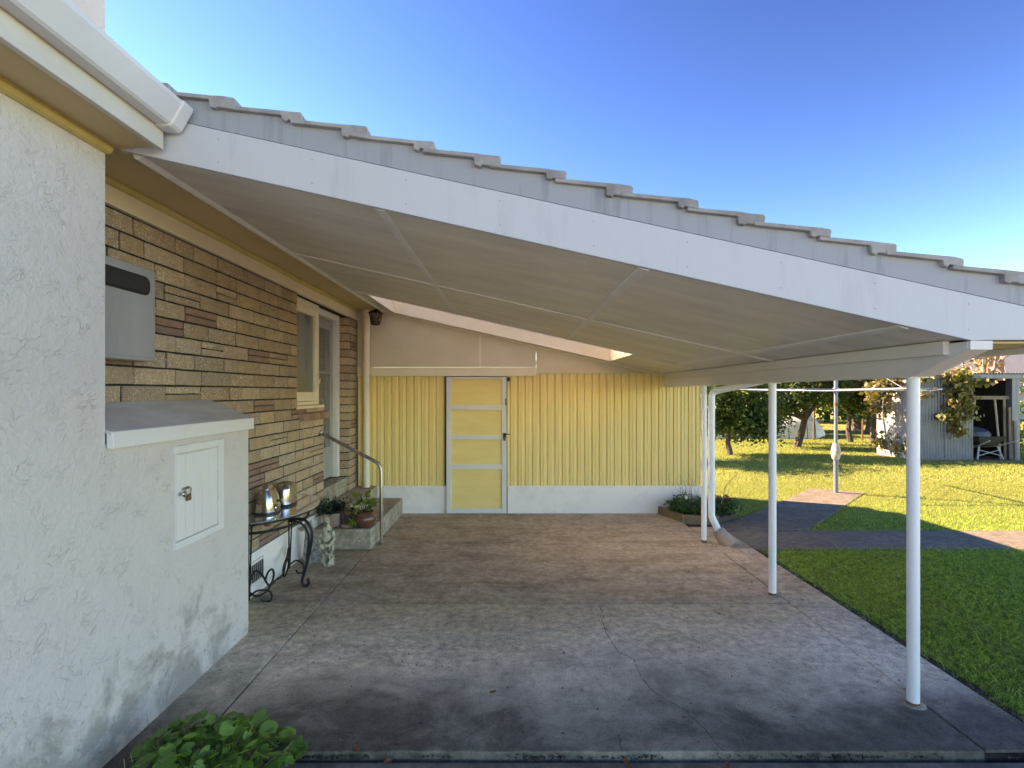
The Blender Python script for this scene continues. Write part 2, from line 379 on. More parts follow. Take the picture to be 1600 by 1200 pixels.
def slab(x0, x1, y0, y1, z1=0.0, rag=0, mat=None):
    m = MB(); nx = max(2, int((x1-x0)/(.06 if rag else .22))); ny = max(2, int((y1-y0)/.22))
    j = lambda: random.uniform(-.004, .004)
    rim = [(x0+(x1-x0)*i/nx, y0+j()*(1.1 if rag else .4)) for i in range(nx)]+[(x1+j()*.4, y0+(y1-y0)*i/ny) for i in range(ny)] \
        + [(x1-(x1-x0)*i/nx, y1+j()*.4) for i in range(nx)]+[(x0+j()*.4, y1-(y1-y0)*i/ny) for i in range(ny)]
    rim[0] = (x0, y0); m.prism(rim, -.15, z1, 'z')
    return struct('concrete_slab', m, mat or CONC, bevel=.007)
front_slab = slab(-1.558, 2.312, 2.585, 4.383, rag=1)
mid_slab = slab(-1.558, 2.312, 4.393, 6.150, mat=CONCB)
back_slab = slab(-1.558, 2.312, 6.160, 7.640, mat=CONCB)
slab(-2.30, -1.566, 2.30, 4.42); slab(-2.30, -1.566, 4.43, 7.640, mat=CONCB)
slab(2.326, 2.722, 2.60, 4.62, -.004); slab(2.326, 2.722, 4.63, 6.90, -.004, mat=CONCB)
m = MB(); m.box(2.724, 2.80, 2.56, 5.92, -.2, -.0265); struct('soil_edge', m, SOIL)
m = MB(); m.prism([(2.722, 5.93), (12, 5.96), (12, 6.74), (2.722, 6.755)], -.12, -.012, 'z')
struct('path', m, PATH, bevel=.008)
m = MB(); m.prism([(2.722, 6.765), (3.80, 6.775), (6.22, 9.31), (5.5, 9.72), (4.02, 8.2), (3.30, 7.5), (2.722, 7.05)], -.12, -.014, 'z')
struct('path', m, PATH, bevel=.008)
def crack(parent, pts, wd):
    m = MB(); P = [W(u, v_, 1452.5/(v_-612)) for u, v_ in pts]
    Q = []
    for a, b in zip(P[:-1], P[1:]):
        k = max(2, int((b-a).length/.035))
        for i in range(k): Q.append(a.lerp(b, i/k)+Vector((random.gauss(0, .006), random.gauss(0, .006), 0)))
    Q.append(P[-1]); vv = []; ff = []
    for i, p in enumerate(Q):
        t = (Q[min(i+1, len(Q)-1)]-Q[max(i-1, 0)]); nn = Vector((t.y, -t.x, 0)).normalized()*wd*random.uniform(.4, 1.2)
        vv += [(p.x-nn.x, p.y-nn.y, .0015), (p.x+nn.x, p.y+nn.y, .0015)]
        if i: ff.append((2*i-2, 2*i-1, 2*i+1, 2*i))
    m.add(vv, ff); part('crack', m, GAP, parent)
crack(front_slab, [(938, 948), (945, 985), (965, 1018), (992, 1030), (1000, 1060), (1025, 1085), (1072, 1112), (1108, 1148), (1131, 1174)], .0022)
crack(front_slab, [(965, 1150), (973, 1174)], .002)
crack(front_slab, [(405, 1082), (440, 1060)], .001)

# ------------------------------------------------------------------ brick house on the left
BX = -2.20; ZP = .375; CP = .1087; NC = 22
house = thing('brick_house', 'tan split brick house wall with white window, door and deep eaves on the left', 'house', (BX, 5, 0))
m = MB()
m.box(-2.45, BX-.011, 1.2, 5.5, ZP, 2.80); m.box(-2.45, BX-.011, 5.5, 6.285, ZP, 1.545)
m.box(-2.60, BX-.011, 7.262, 7.64, ZP, 2.80); m.box(-2.45, -2.28, 5.2, 7.4, 2.775, 2.82)
bw = part('brick_wall', m, MORT, house)
BM = {}
def brickmesh(L, H, mat, axis, var):
    key = (round(L, 3), round(H, 3), mat.name, axis, var)
    if key in BM: return BM[key]
    L = key[0]; r_ = random.Random(hash(key) & 0xffff)
    nx = max(2, int(L/.075)); nz = 2; vv = []; ff = []; D = .06
    for k in range(nz+1):
        for i in range(nx+1):
            edge = i in (0, nx) or k in (0, nz)
            a = (i/nx-.5)*L+(r_.uniform(-.004, .004) if not i in (0, nx) else r_.uniform(-.0025, .0025)); c = (k/nz-.5)*H+r_.uniform(-.0016, .0016)
            d = -.004+r_.uniform(-.002, .001) if edge else .004+r_.uniform(-.003, .004)
            vv.append((a, c, d))
    n0 = len(vv)
    ff += [(k*(nx+1)+i, k*(nx+1)+i+1, (k+1)*(nx+1)+i+1, (k+1)*(nx+1)+i) for k in range(nz) for i in range(nx)]
    rim = [i for i in range(nx+1)]+[k*(nx+1)+nx for k in range(1, nz+1)]+[nz*(nx+1)+i for i in range(nx-1, -1, -1)]+[k*(nx+1) for k in range(nz-1, 0, -1)]
    for q in rim: vv.append((vv[q][0], vv[q][1], -D))
    k = len(rim)
    ff += [(rim[(i+1) % k], rim[i], n0+i, n0+(i+1) % k) for i in range(k)]
    mb = MB()
    if axis == 'x': mb.add([(d, a, c) for a, c, d in vv], ff)           # faces +X, runs along Y
    else: mb.add([(a, -d, c) for a, c, d in vv], ff)                    # faces -Y, runs along X
    BM[key] = mb.mesh('brick', mat, False); return BM[key]
def lay(y0, y1, k, plane=BX, axis='x', start=0.0):
    """one course from y0 to y1"""
    zc = ZP+CP*k; H = CP-.013; a = y0-start
    while a < y1-.02:
        L = random.choice([.39, .39, .39, .39, .30, .20, .295])
        b = a+L
        if y1-b < .10: b = y1
        lo, hi = max(a, y0), min(b, y1)
        if hi-lo > .035:
            ln = round(hi-lo-.016, 3); ctr = (lo+hi)/2; split = random.random() < .15 and ln > .17
            for q in range(2 if split else 1):
                hh = (H-.009)/2 if split else H
                zz = zc+CP/2+((q-.5)*(hh+.009) if split else 0)
                mat = RED if split and lay.red else TAN
                loc = (plane, ctr, zz) if axis == 'x' else (ctr, plane, zz)
                loc = Vector(loc); pr = random.uniform(-.003, .004)
                if axis == 'x': loc.x += pr
                else: loc.y -= pr
                link('brick', brickmesh(ln, hh, mat, axis, random.randrange(3)), bw, loc)
            lay.red = random.random() < .68
        a = b
lay.red = True
for k in range(NC):
    zc = ZP+CP*k
    y0 = 2.52 if zc > 1.60 else 3.80
    y1 = 5.5 if zc > 1.50 else 6.29
    if zc > 1.60: lay(y0, 5.5, k, start=random.choice([.1, .2, .3]))
    else: lay(y0, y1, k, start=random.choice([0, .1, .2, .3]))
    lay(7.314, 7.62, k, start=random.choice([.0, .17]))
    link('brick', brickmesh(.13, CP-.013, TAN, 'y', k % 3), bw, (-2.268, 7.252, ZP+CP*k+CP/2))
m = MB(); m.box(-2.42, BX+.004, 3.80, 7.62, -.05, ZP-.004)
part('plinth', m, PLIN, house, bevel=.004)
m = MB(); m.box(BX-.03, BX+.022, 2.52, 7.60, 2.772, 2.888)
part('frieze_board', m, CREAM, house, bevel=.003)
m = MB(); m.tube([(BX+.022, 2.52, 2.898), (BX+.022, 7.6, 2.898)], .026, 8)
part('soffit_trim', m, MUST, house)
m = MB(); m.box(-2.6, -1.645, -.4, 2.52, 2.912, 2.925); m.box(-2.6, -1.80, 2.526, 5.40, 2.912, 2.925); m.box(-2.6, -1.80, 5.405, 7.64, 2.912, 2.925)
part('soffit', m, SOFF, house)
m = MB(); m.box(-1.668, -1.640, -.4, 2.515, 2.893, 3.03)
part('fascia_board', m, FASC, house, bevel=.003)
gp = [(-1.636, 2.987), (-1.578, 2.984), (-1.566, 2.992), (-1.516, 3.075), (-1.513, 3.092), (-1.524, 3.092), (-1.527, 3.080), (-1.574, 3.000), (-1.628, 2.996), (-1.632, 3.09), (-1.638, 3.09)]
m = MB(); m.prism(gp, -.4, 2.455)
gut = part('gutter', m, GUTT, house)
gc = [(-1.640, 2.980), (-1.574, 2.977), (-1.558, 2.988), (-1.508, 3.076), (-1.505, 3.096), (-1.640, 3.096)]
m = MB(); m.prism(gc, 2.45, 2.528); part('gutter_end_cap', m, GUTT, gut, bevel=.006)
m = MB()
m.prism([(-1.672, 3.06), (-6.2, 4.90), (-10.8, 3.05), (-10.8, 2.93), (-1.672, 2.93)], -.4, 2.50)  # house end, out of view, stops short so sun can bounce in
m.prism([(-1.95, 3.17), (-6.2, 4.90), (-10.8, 3.05), (-10.8, 2.93), (-1.95, 2.93)], 2.50, 10.6)
part('roof', m, TILE, house)
m = MB(); m.box(-10.2, -4.2, 0, 10.2, -.1, 2.90); m.box(-4.2, -2.62, 7.7, 10.2, -.1, 2.90); m.box(-4.2, -2.46, 0, 3.6, -.1, 2.9)  # unseen solid core, put in to block light through the house
m.box(-4.2, -2.46, 3.6, 7.7, -.1, .50)
part('light_block_core', m, ROOMM, house)
m = MB(); m.box(-4.2, -3.2, 3.7, 3.76, .5, 2.9); m.box(-2.62, -2.60, 7.2, 7.7, .5, 2.9)
part('partition', m, ROOMM, house)
# window
wx = -2.29
m = MB(); m.box(wx-.05, wx+.02, 5.42, 5.47, 1.60, 2.77); m.box(wx-.05, wx+.02, 6.245, 6.31, 1.60, 2.77)
m.box(wx-.05, wx+.02, 5.47, 6.245, 2.70, 2.77); m.box(wx-.05, wx+.02, 5.47, 6.245, 1.60, 1.64)
win = part('window', m, CREAM, house, bevel=.004)
m = MB(); m.box(wx-.03, wx+.035, 5.475, 5.54, 1.645, 2.695); m.box(wx-.03, wx+.035, 6.165, 6.24, 1.645, 2.695)
m.box(wx-.03, wx+.034, 5.54, 6.165, 2.615, 2.695); m.box(wx-.03, wx+.034, 5.54, 6.165, 1.645, 1.745)
part('sash', m, CREAM, win, bevel=.004)
m = MB(); m.box(wx-.004, wx+.002, 5.54, 6.165, 1.745, 2.615); part('pane', m, GLASS, win)
m = MB(); m.box(wx-.06, wx+.075, 5.44, 6.34, 1.565, 1.597); part('sill', m, CREAM, win, bevel=.004)
m = MB(); m.box(wx+.036, wx+.055, 6.19, 6.215, 1.80, 1.95); m.tube([(wx+.06, 6.20, 1.84), (wx+.075, 6.20, 1.90)], .008, 6); part('latch', m, CREAM, win)
def curtain(y0, y1, x, z0, z1):
    m = MB(); n = 60; vv = []
    for i in range(n+1):
        y = y0+(y1-y0)*i/n; dx = .014*math.sin(i*1.35)+.006*math.sin(i*.5)
        vv += [(x+dx, y, z0), (x+dx, y, z1)]
    m.add(vv, [(2*i, 2*i+2, 2*i+3, 2*i+1) for i in range(n)]); m.sm = True
    return part('curtain', m, CURT, house, ang=80)
curtain(5.45, 6.27, wx-.12, 1.6, 2.75); curtain(6.40, 7.18, -2.50, .62, 2.62)
for i in range(5):      # brick-on-edge sill
    y = 5.56+i*.152
    m = MB(); m.prism([(-2.36, 1.555), (-2.15, 1.515), (-2.15, 1.438), (-2.36, 1.452)], y, y+.146); part('sill_brick', m, RED, house, bevel=.006)
# door
dx = -2.41
m = MB(); m.box(dx-.03, -2.325, 7.165, 7.248, .60, 2.775); m.box(dx-.03, -2.325, 6.315, 6.365, .60, 2.775); m.box(dx-.03, -2.325, 6.365, 7.165, 2.70, 2.775)
door = part('door_frame', m, WHITE, house, bevel=.004)
m = MB(); m.box(dx-.02, dx+.02, 6.37, 6.46, .62, 2.69); m.box(dx-.02, dx+.02, 7.06, 7.16, .62, 2.69)
m.box(dx-.02, dx+.02, 6.46, 7.06, 2.56, 2.69); m.box(dx-.02, dx+.02, 6.46, 7.06, .62, 1.02); m.box(dx-.012, dx+.02, 6.46, 7.06, 1.985, 2.01)
part('door_leaf', m, BOXM, house, bevel=.004)
m = MB(); m.box(dx-.004, dx+.002, 6.46, 7.06, 1.02, 2.56); part('door_pane', m, GLASS, house)
m = MB(); m.box(-2.50, -2.22, 6.30, 7.245, .30, .585); part('threshold', m, STEP, house, bevel=.012)
m = MB(); m.box(BX+.006, BX+.016, 4.36, 4.72, .10, .30)
vent = part('vent_plate', m, WHITE, house, bevel=.002)
for i in range(9):
    m = MB(); m.box(BX+.0165, BX+.021, 4.385+i*.036, 4.405+i*.036, .125, .275); part('vent_slot', m, DARK, vent)

# grey meter box hung on the bricks
mbx = thing('meter_box', 'flat grey metal meter box with dark rounded slot on the brick wall', 'meter box', (-2.15, 2.8, 1.92))
m = MB(); m.box(BX+.008, -2.085, 2.30, 3.125, 1.925, 2.455); part('case', m, BOXM, mbx, bevel=.008)
m = MB(); m.box(-2.0845, -2.079, 2.30, 3.095, 1.945, 2.435); part('door', m, BOXM, mbx, bevel=.003)
def stadium(y0, y1, z0, z1, n=7):
    r = (z1-z0)/2*.8; pts = []
    for cy, cz, a0 in ((y1-r, z1-r, 0), (y0+r, z1-r, 90), (y0+r, z0+r, 180), (y1-r, z0+r, 270)):
        pts += [(cy+r*math.cos(R(a0+90*i/(n-1))), cz+r*math.sin(R(a0+90*i/(n-1)))) for i in range(n)]
    return pts
m = MB(); m.prism(stadium(2.33, 3.062, 2.298, 2.405), -2.0785, -2.074, 'x'); part('window_rim', m, BLACK, mbx)
m = MB(); m.prism(stadium(2.35, 3.048, 2.312, 2.392), -2.0735, -2.071, 'x'); part('window_pane', m, DARK, mbx)

# ------------------------------------------------------------------ stucco chimney and cupboard
ch = thing('chimney', 'broad white textured stucco chimney rising through the eaves', 'chimney', (-2.05, 1.6, 0))
m = MB(); m.box(-2.44, -1.90, .55, 2.492, -.2, 2.9115); m.box(-2.44, -1.90, .55, 2.492, 2.9255, 6.2)
part('shaft', m, STUCCO, ch)
m = MB(); m.tube([(-1.893, .5, 2.893), (-1.893, 2.50, 2.893)], .027, 8); part('soffit_trim', m, MUST, ch)
cb = thing('cupboard', 'low white stucco lean-to cupboard with sloping lid and padlocked hatch', 'cupboard', (-2.05, 3.2, 0))
m = MB(); m.prism([(BX+.01, -.05), (-1.90, -.05), (-1.90, 1.50), (BX+.01, 1.63)], 2.4925, 3.856); part('wall', m, STUCCO, cb)
m = MB(); m.prism([(BX+.008, 1.692), (-1.876, 1.562), (-1.876, 1.545), (BX+.008, 1.66)], 2.495, 3.875); part('lid', m, LID, cb)
m = MB(); m.box(-1.8985, -1.866, 2.497, 3.872, 1.480, 1.560); part('lid_fascia', m, WHITE, cb, bevel=.003)
m = MB(); m.box(-1.902, -1.886, 3.44, 3.505, .852, 1.440); m.box(-1.902, -1.886, 3.0, 3.44, 1.398, 1.440); m.box(-1.902, -1.886, 3.0, 3.44, .852, .893)
part('frame', m, WHITE, cb, bevel=.002)
hd = part('hatch_door', MB().box(-1.903, -1.8945, 3.008, 3.434, .899, 1.392), WHITE, cb)
for i in range(5):
    y = 3.012+i*.0842
    part('board', MB().box(-1.894, -1.8885, y, y+.0805, .902, 1.389), WHITE, hd, bevel=.002)
for z_ in (1.27, 1.02): part('hinge', MB().box(-1.888, -1.881, 3.420, 3.452, z_-.03, z_+.03), WHITE, hd)
part('knob', MB().tube([(-1.888, 3.035, 1.165), (-1.874, 3.035, 1.165), (-1.860, 3.035, 1.165), (-1.852, 3.035, 1.165)], [.010, .010, .018, .012], 12), CHROME, hd)
part('hasp', MB().box(-1.888, -1.884, 3.055, 3.12, 1.180, 1.196).tube(catmull([(-1.880, 3.085, 1.15), (-1.876, 3.087, 1.183), (-1.876, 3.105, 1.192), (-1.876, 3.123, 1.183), (-1.880, 3.125, 1.15)], 4), .003, 6), RAILM, hd)
part('padlock', MB().box(-1.886, -1.872, 3.086, 3.124, 1.115, 1.152), RUST, hd, bevel=.004)

# ------------------------------------------------------------------ carport
cp = thing('carport', 'white lean-to carport with stained flat ceiling, deep barge board and steel posts', 'carport', (0.3, 5, 0))
zc_ = lambda x: 2.498-.225*x                     # underside of the ceiling
bot = lambda x: 2.492-.224*x; top = lambda x: 2.700-.2185*x
YB = 2.548
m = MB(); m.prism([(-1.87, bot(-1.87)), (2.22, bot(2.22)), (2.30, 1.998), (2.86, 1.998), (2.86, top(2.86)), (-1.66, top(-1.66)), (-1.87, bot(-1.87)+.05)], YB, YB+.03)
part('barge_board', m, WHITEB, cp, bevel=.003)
saw = []
for k in range(-3, 14):
    xe = -1.305+.3150*k; ze = 2.862-.2205*xe
    for x in (xe-.3149, xe):
        if -2.1 <= x <= 2.86: saw.append((x, ze-.098*(x-xe)-.012))
m = MB(); m.prism([(saw[0][0], top(saw[0][0])+.004), (saw[-1][0], top(saw[-1][0])+.004)]+saw[::-1], YB+.006, YB+.03)
part('verge_flashing', m, APRON, cp)
# ceiling sheets and battens (an opening is left for the rooflight)
xs = [-1.800, -.635, .650, 1.910, 2.205]; ys = [YB+.026, 4.410, 6.05]
def sheet(x0, x1, y0, y1):
    m = MB(); g_ = .002
    m.prism([(x0+g_, zc_(x0+g_)), (x1-g_, zc_(x1-g_)), (x1-g_, zc_(x1-g_)+.008), (x0+g_, zc_(x0+g_)+.008)], y0+g_, y1-g_)
    part('ceiling_sheet', m, CEIL, cp)
for i in range(4):
    for j in range(2): sheet(xs[i], xs[i+1], ys[j], ys[j+1])
SX0, SX1, SY0, SY1 = -1.64, 1.41, 6.05, 7.50
sheet(-1.80, SX0, 6.05, 7.643); sheet(SX1, 2.205, 6.05, 7.643); sheet(SX0, SX1, SY1, 7.643)
def batten(x0, y0, x1, y1, wd, mat=BATT, drop=.009):
    m = MB()
    if x0 == x1: m.prism([(x0-wd/2, zc_(x0-wd/2)-.0005), (x0+wd/2, zc_(x0+wd/2)-.0005), (x0+wd/2-.006, zc_(x0+wd/2)-drop), (x0-wd/2+.006, zc_(x0-wd/2)-drop)], y0, y1)
    else: m.prism([(x0, zc_(x0)-.0005), (x1, zc_(x1)-.0005), (x1, zc_(x1)-drop-.001), (x0, zc_(x0)-drop-.001)], y0-wd/2, y0+wd/2)
    part('ceiling_batten', m, mat, cp)
for x in xs[1:4]: batten(x, YB+.031, x, 6.046, .055)
batten(-1.795, 4.410, 2.20, 4.410, .040)
batten(-1.795, 6.032, 2.20, 6.032, .030)
m = MB(); m.tube([(-1.812, YB+.035, zc_(-1.812)-.008), (-1.812, 7.63, zc_(-1.812)-.008)], .020, 8); part('edge_trim', m, BATT, cp)
# rooflight well
m = MB(); t_ = .02
def wellwall(x0, x1, y0, y1): m.prism([(x0, zc_(x0)), (x1, zc_(x1)), (x1, zc_(x1)+.30), (x0, zc_(x0)+.30)], y0, y1)
wellwall(SX0, SX1, SY1+.001, SY1+t_); wellwall(SX0, SX1, SY0-t_, SY0-.001); wellwall(SX0-t_, SX0-.001, SY0, SY1); wellwall(SX1+.001, SX1+t_, SY0, SY1)
part('rooflight_well', m, WELL, cp)
m = MB(); m.prism([(SX0-.02, zc_(SX0)+.305), (SX1+.02, zc_(SX1)+.305), (SX1+.02, zc_(SX1)+.309), (SX0-.02, zc_(SX0)+.309)], SY0-.02, SY1+.02)
part('rooflight_sheet', m, SKYL, cp)
# beam with a raked front end, carried by the posts
PXS = 2.257
m = MB(); zt = 1.993
pts = [(2.556, 1.952), (2.90, 1.832), (7.60, 1.815), (7.60, zt), (2.556, zt)]
m.prism(pts, 2.203, 2.313, 'x'); part('beam', m, WHITE, cp, bevel=.004)
m = MB(); m.prism([(2.66, 2.004), (7.60, 2.004), (7.60, 1.935), (2.66, 1.935)], 2.170, 2.2025, 'x'); part('ledger_strip', m, WHITE, cp, bevel=.004)
m = MB(); m.box(2.205, 2.313, 2.5445, 2.5555, 1.951, 1.9945); part('beam_end_cap', m, WHITE, cp, bevel=.002)
for i, D in enumerate((2.976, 4.568, 6.155)):
    m = MB(); r_ = (.0315, .0310, .0300)[i]; px = (2.258, 2.256, 2.247)[i]
    m.tube([(px, D, -.01), (px, D, 1.835-.004*(D-2.9))], r_, 24); p_ = part('post', m, POST, cp)
    m = MB(); m.box(px-.05, px+.05, D-.05, D+.05, 1.8265-.0036*(D-2.9), 1.8325-.0036*(D-2.9)); part('cap_plate', m, POST, p_)
    m = MB(); m.lathe([(.062+.004*i, 0), (.055, .003), (.042, .006)], (px, D, .001), 18); part('mortar_collar', m, STEP, p_)
    m = MB(); m.tube([(px, D, .004), (px, D, .018+.008*i)], r_+.0012, 20, caps=False); part('rust_ring', m, RUST, p_)
m = MB(); m.box(2.316, 2.72, 2.582, 9.0, 1.984, 1.994); part('eave_soffit', m, SOFF, cp)
m = MB(); m.box(2.722, 2.745, 2.582, 9.0, 1.95, 2.09); part('eave_fascia', m, WHITE, cp)
m = MB(); m.prism([(2.747, 1.96), (2.83, 1.96), (2.86, 2.06), (2.852, 2.062), (2.825, 1.967), (2.747, 1.967)], 2.60, 9.0); part('eave_gutter', m, GUTT, cp)
# roof deck over the carport and the outbuilding behind (rooflight left open)
zr = lambda x: zc_(x)+.16
def deck(x0, x1, y0, y1):
    m.prism([(x0, zr(x0)), (x1, zr(x1)), (x1, zr(x1)+.05), (x0, zr(x0)+.05)], y0, y1)
m = MB(); deck(-2.05, 2.78, 2.5785, SY0-.03); deck(-2.05, SX0-.03, SY0-.03, SY1+.03); deck(SX1+.03, 2.78, SY0-.03, SY1+.03); deck(-2.05, 2.78, SY1+.03, 9.05)
n0 = len(m.v)
poly = [(2.78, 9.052), (.1, 10.45), (-2.05, 10.45), (-2.05, 9.052)]  # unseen slanted rear roof, shaped so its shadow edge suits the lawn
m.add([(x, y, zr(x)) for x, y in poly]+[(x, y, zr(x)+.05) for x, y in poly], [(3, 2, 1, 0), (4, 5, 6, 7), (0, 1, 5, 4), (1, 2, 6, 5), (2, 3, 7, 6), (3, 0, 4, 7)])
part('roof_deck', m, TILE, cp)
# verge tiles, one per course, each lapping the one below
for k in range(-2, 14):
    xe = -1.305+.3150*k; ze = 2.862-.2205*xe; sl = -.098
    big = k % 2 == 0
    lip = .125 if big else .098; th = .056 if big else .043
    f = lambda x: ze+sl*(x-xe)
    j = lambda a=.003: random.uniform(-a, a)
    x0 = xe-.37
    y0 = YB-.022+j(.004)
    prof = [(x0, f(x0)-.018), (xe-lip-.004+j(), f(xe-lip)-.020), (xe-lip+j(), f(xe-lip)-th+j()), (xe-lip*.78+j(), f(xe-lip)-th-.008+j()), (xe-lip*.72, f(xe-lip*.7)-th+.004+j()), (xe-.004+j(), ze-th+j()), (xe+j(.004), ze-.010), (xe-.008, ze+j()),
            (xe-lip*.5, f(xe-lip*.5)+j()), (xe-lip, f(xe-lip)+j(.002)), (x0, f(x0))]
    m = MB(); m.prism(prof, y0, YB+.30); part('verge_tile', m, TILE, cp, bevel=.004)
for k in range(-2, 14):
    xe = -1.305+.3150*k; ze = 2.862-.2205*xe-.006; x0 = xe-.36
    if xe > 2.8: continue
    m = MB(); m.prism([(x0, ze+.035-.02), (xe, ze-.028), (xe, ze), (x0, ze+.035)], YB+.302, 5.95); part('tile_course', m, TILE, cp)

# ------------------------------------------------------------------ yellow outbuilding across the back
YW = 7.645
ob = thing('outbuilding', 'yellow ribbed steel outbuilding wall on a white plinth at the back', 'outbuilding', (0.3, YW, 0))
part('plinth', MB().box(-2.19, -.922, YW, YW+.12, -.05, .396), PLIN, ob, bevel=.005)
part('plinth', MB().box(-.036, 2.763, YW, YW+.12, -.05, .396), PLIN, ob, bevel=.005)
def ribs(x0, x1, z0, ztop):
    """ribbed sheet facing -Y, its head cut to ztop(x)"""
    p = .107; xs_ = []; x = math.floor(x0/p)*p
    prof = [(0, .026), (.004, .026), (.013, .004), (.016, .003), (.054, .003), (.058, -.005), (.068, -.005), (.072, .003), (.094, .003), (.097, .004)]
    pts = []
    while x < x1:
        for a, d in prof:
            if x0 <= x+a <= x1: pts.append((x+a, d))
        x += p
    m = MB(); vv = []
    for a, d in pts: vv += [(a, YW+.012+d, z0), (a, YW+.012+d, ztop(a))]
    m.add(vv, [(2*i, 2*i+2, 2*i+3, 2*i+1) for i in range(len(pts)-1)])
    return part('ribbed_sheet', m, YSTEEL, ob)
ribs(-2.19, -.92, .390, lambda a: 2.02)
ribs(-.04, .7495, .390, lambda a: 2.02)
ribs(.749, 1.4985, .390, lambda a: min(2.02, zc_(a)-.002)); ribs(1.498, 2.2475, .390, lambda a: min(2.02, zc_(a)-.002)); ribs(2.247, 2.763, .390, lambda a: 1.98)
part('header_board', MB().box(-2.19, .375, YW-.022, YW+.010, 1.972, 2.100), CREAM, ob, bevel=.003)
for a, b in ((-2.19, -.433), (-.430, .372), (.376, 2.18)):
    m = MB(); z0 = 2.102 if b < .4 else 2.012
    m.prism([(a, z0), (b, z0), (b, max(zc_(b)-.002, z0+.002)), (a, zc_(a)-.002)], YW-.004, YW+.008); part('gable_sheet', m, GABLE, ob)
part('cover_strip', MB().box(-.445, -.418, YW-.010, YW-.0045, 2.102, 2.56), CREAM, ob)
m = MB(); m.prism([(-1.8, zc_(-1.8)-.0005), (2.18, zc_(2.18)-.0005), (2.18, zc_(2.18)-.028), (-1.8, zc_(-1.8)-.028)], YW-.03, YW-.005); part('gable_trim', m, CREAM, ob)
m = MB(); m.box(-2.19, 2.74, YW+.125, YW+.16, -.05, 2.0); m.box(2.70, 2.755, YW+.04, 9.3, -.05, 1.98); m.box(-2.19, 2.7, 9.25, 9.3, -.05, 1.98)
part('inner_wall', m, WOOD, ob)
dr = part('sliding_door', MB().box(-.905, -.055, YW-.026, YW-.008, .010, 1.955), YDOOR, ob)
X0, X1 = -.912, -.050
zf = lambda v_: EYE+(612-v_)*YW/FPX
part('stile', MB().box(X0, X0+.066, YW-.048, YW-.022, .008, 1.960), WHITE, dr, bevel=.003)
part('stile', MB().box(X1-.066, X1, YW-.048, YW-.022, .008, 1.960), WHITE, dr, bevel=.003)
for a, b in ((589.3, 592.0), (633, 640), (679.6, 686.4), (725, 732.4), (793.4, 801.2)):
    part('rail', MB().box(X0+.067, X1-.067, YW-.046, YW-.022, zf(b), zf(a)), WHITE, dr, bevel=.003)
part('hasp', MB().box(X1-.05, X1-.008, YW-.058, YW-.0485, 1.075, 1.16).box(X1-.008, X1+.045, YW-.056, YW-.049, 1.135, 1.150), IRON, dr, bevel=.003)
part('padlock', MB().box(X1-.045, X1-.012, YW-.075, YW-.0585, 1.05, 1.10), RUST, dr, bevel=.004)
part('bolt', MB().box(X1-.018, X1-.004, YW-.058, YW-.0485, 1.555, 1.65), IRON, dr)
part('bracket', MB().box(X1+.012, X1+.045, YW-.05, YW-.01, 1.90, 1.955), IRON, ob)
part('door_jamb', MB().box(X1+.006, X1+.012, YW-.004, YW+.10, .0, 1.97), WOOD, ob)
part('door_jamb', MB().box(-.9205, -.914, YW-.004, YW+.10, .0, 1.97), WOOD, ob)

# ------------------------------------------------------------------ downpipes, lantern, handrail, steps
dp = thing('downpipe', 'cream round downpipe in the corner beside the lantern', 'downpipe', (-2.03, 7.50, .36))
part('pipe', MB().tube([(-2.035, 7.52, .22), (-2.035, 7.52, 2.91)], .050, 20), CREAM, dp)
part('collar', MB().tube([(-2.035, 7.52, 2.10), (-2.035, 7.52, 2.16)], .054, 20), CREAM, dp)
ln = thing('lantern', 'small black lattice lantern under the eave corner', 'lantern', W(586, 490, 7.3))
lc = W(587, 507, 7.3); lx, ly, lz = lc
m = MB()
def ring(z, r): return [Vector((lx+r*math.cos(R(60*i+20)), ly+r*math.sin(R(60*i+20)), lz+z)) for i in range(6)]
b_, t_2, rf = ring(0, .055), ring(.150, .088), ring(.155, .116)
for i in range(6):
    j = (i+1) % 6
    m.tube([b_[i], t_2[i]], .006, 6); m.tube([b_[i], b_[j]], .006, 6); m.tube([t_2[i], t_2[j]], .006, 6)
part('frame', m, IRON, ln)
m = MB()
for i in range(6):
    j = (i+1) % 6
    for k in range(2):
        m.tube([b_[i].lerp(b_[j], k/2), t_2[i].lerp(t_2[j], (k+1)/2)], .0035, 5); m.tube([b_[i].lerp(b_[j], (k+1)/2), t_2[i].lerp(t_2[j], k/2)], .0035, 5)
    m.tube([b_[i].lerp(t_2[i], .5), b_[j].lerp(t_2[j], .5)], .003, 5)
part('lattice', m, IRON, ln)
m = MB(); ap = Vector((lx, ly, lz+.212)); m.add(rf+[ap], [(i, (i+1) % 6, 6) for i in range(6)]+[(5, 4, 3, 2, 1, 0)]); part('cap', m, IRON, ln)
part('glass', MB().lathe([(.052, .008), (.078, .148)], (lx, ly, lz), 6), simple('amber_glass', (.30, .21, .10), (.20, .13, .06), 9, .25), ln)
part('arm', MB().tube([(lx, ly, lz+.20), (lx, ly+.05, lz+.222), (lx, YW-.03, lz+.18)], .010, 8), IRON, ln)

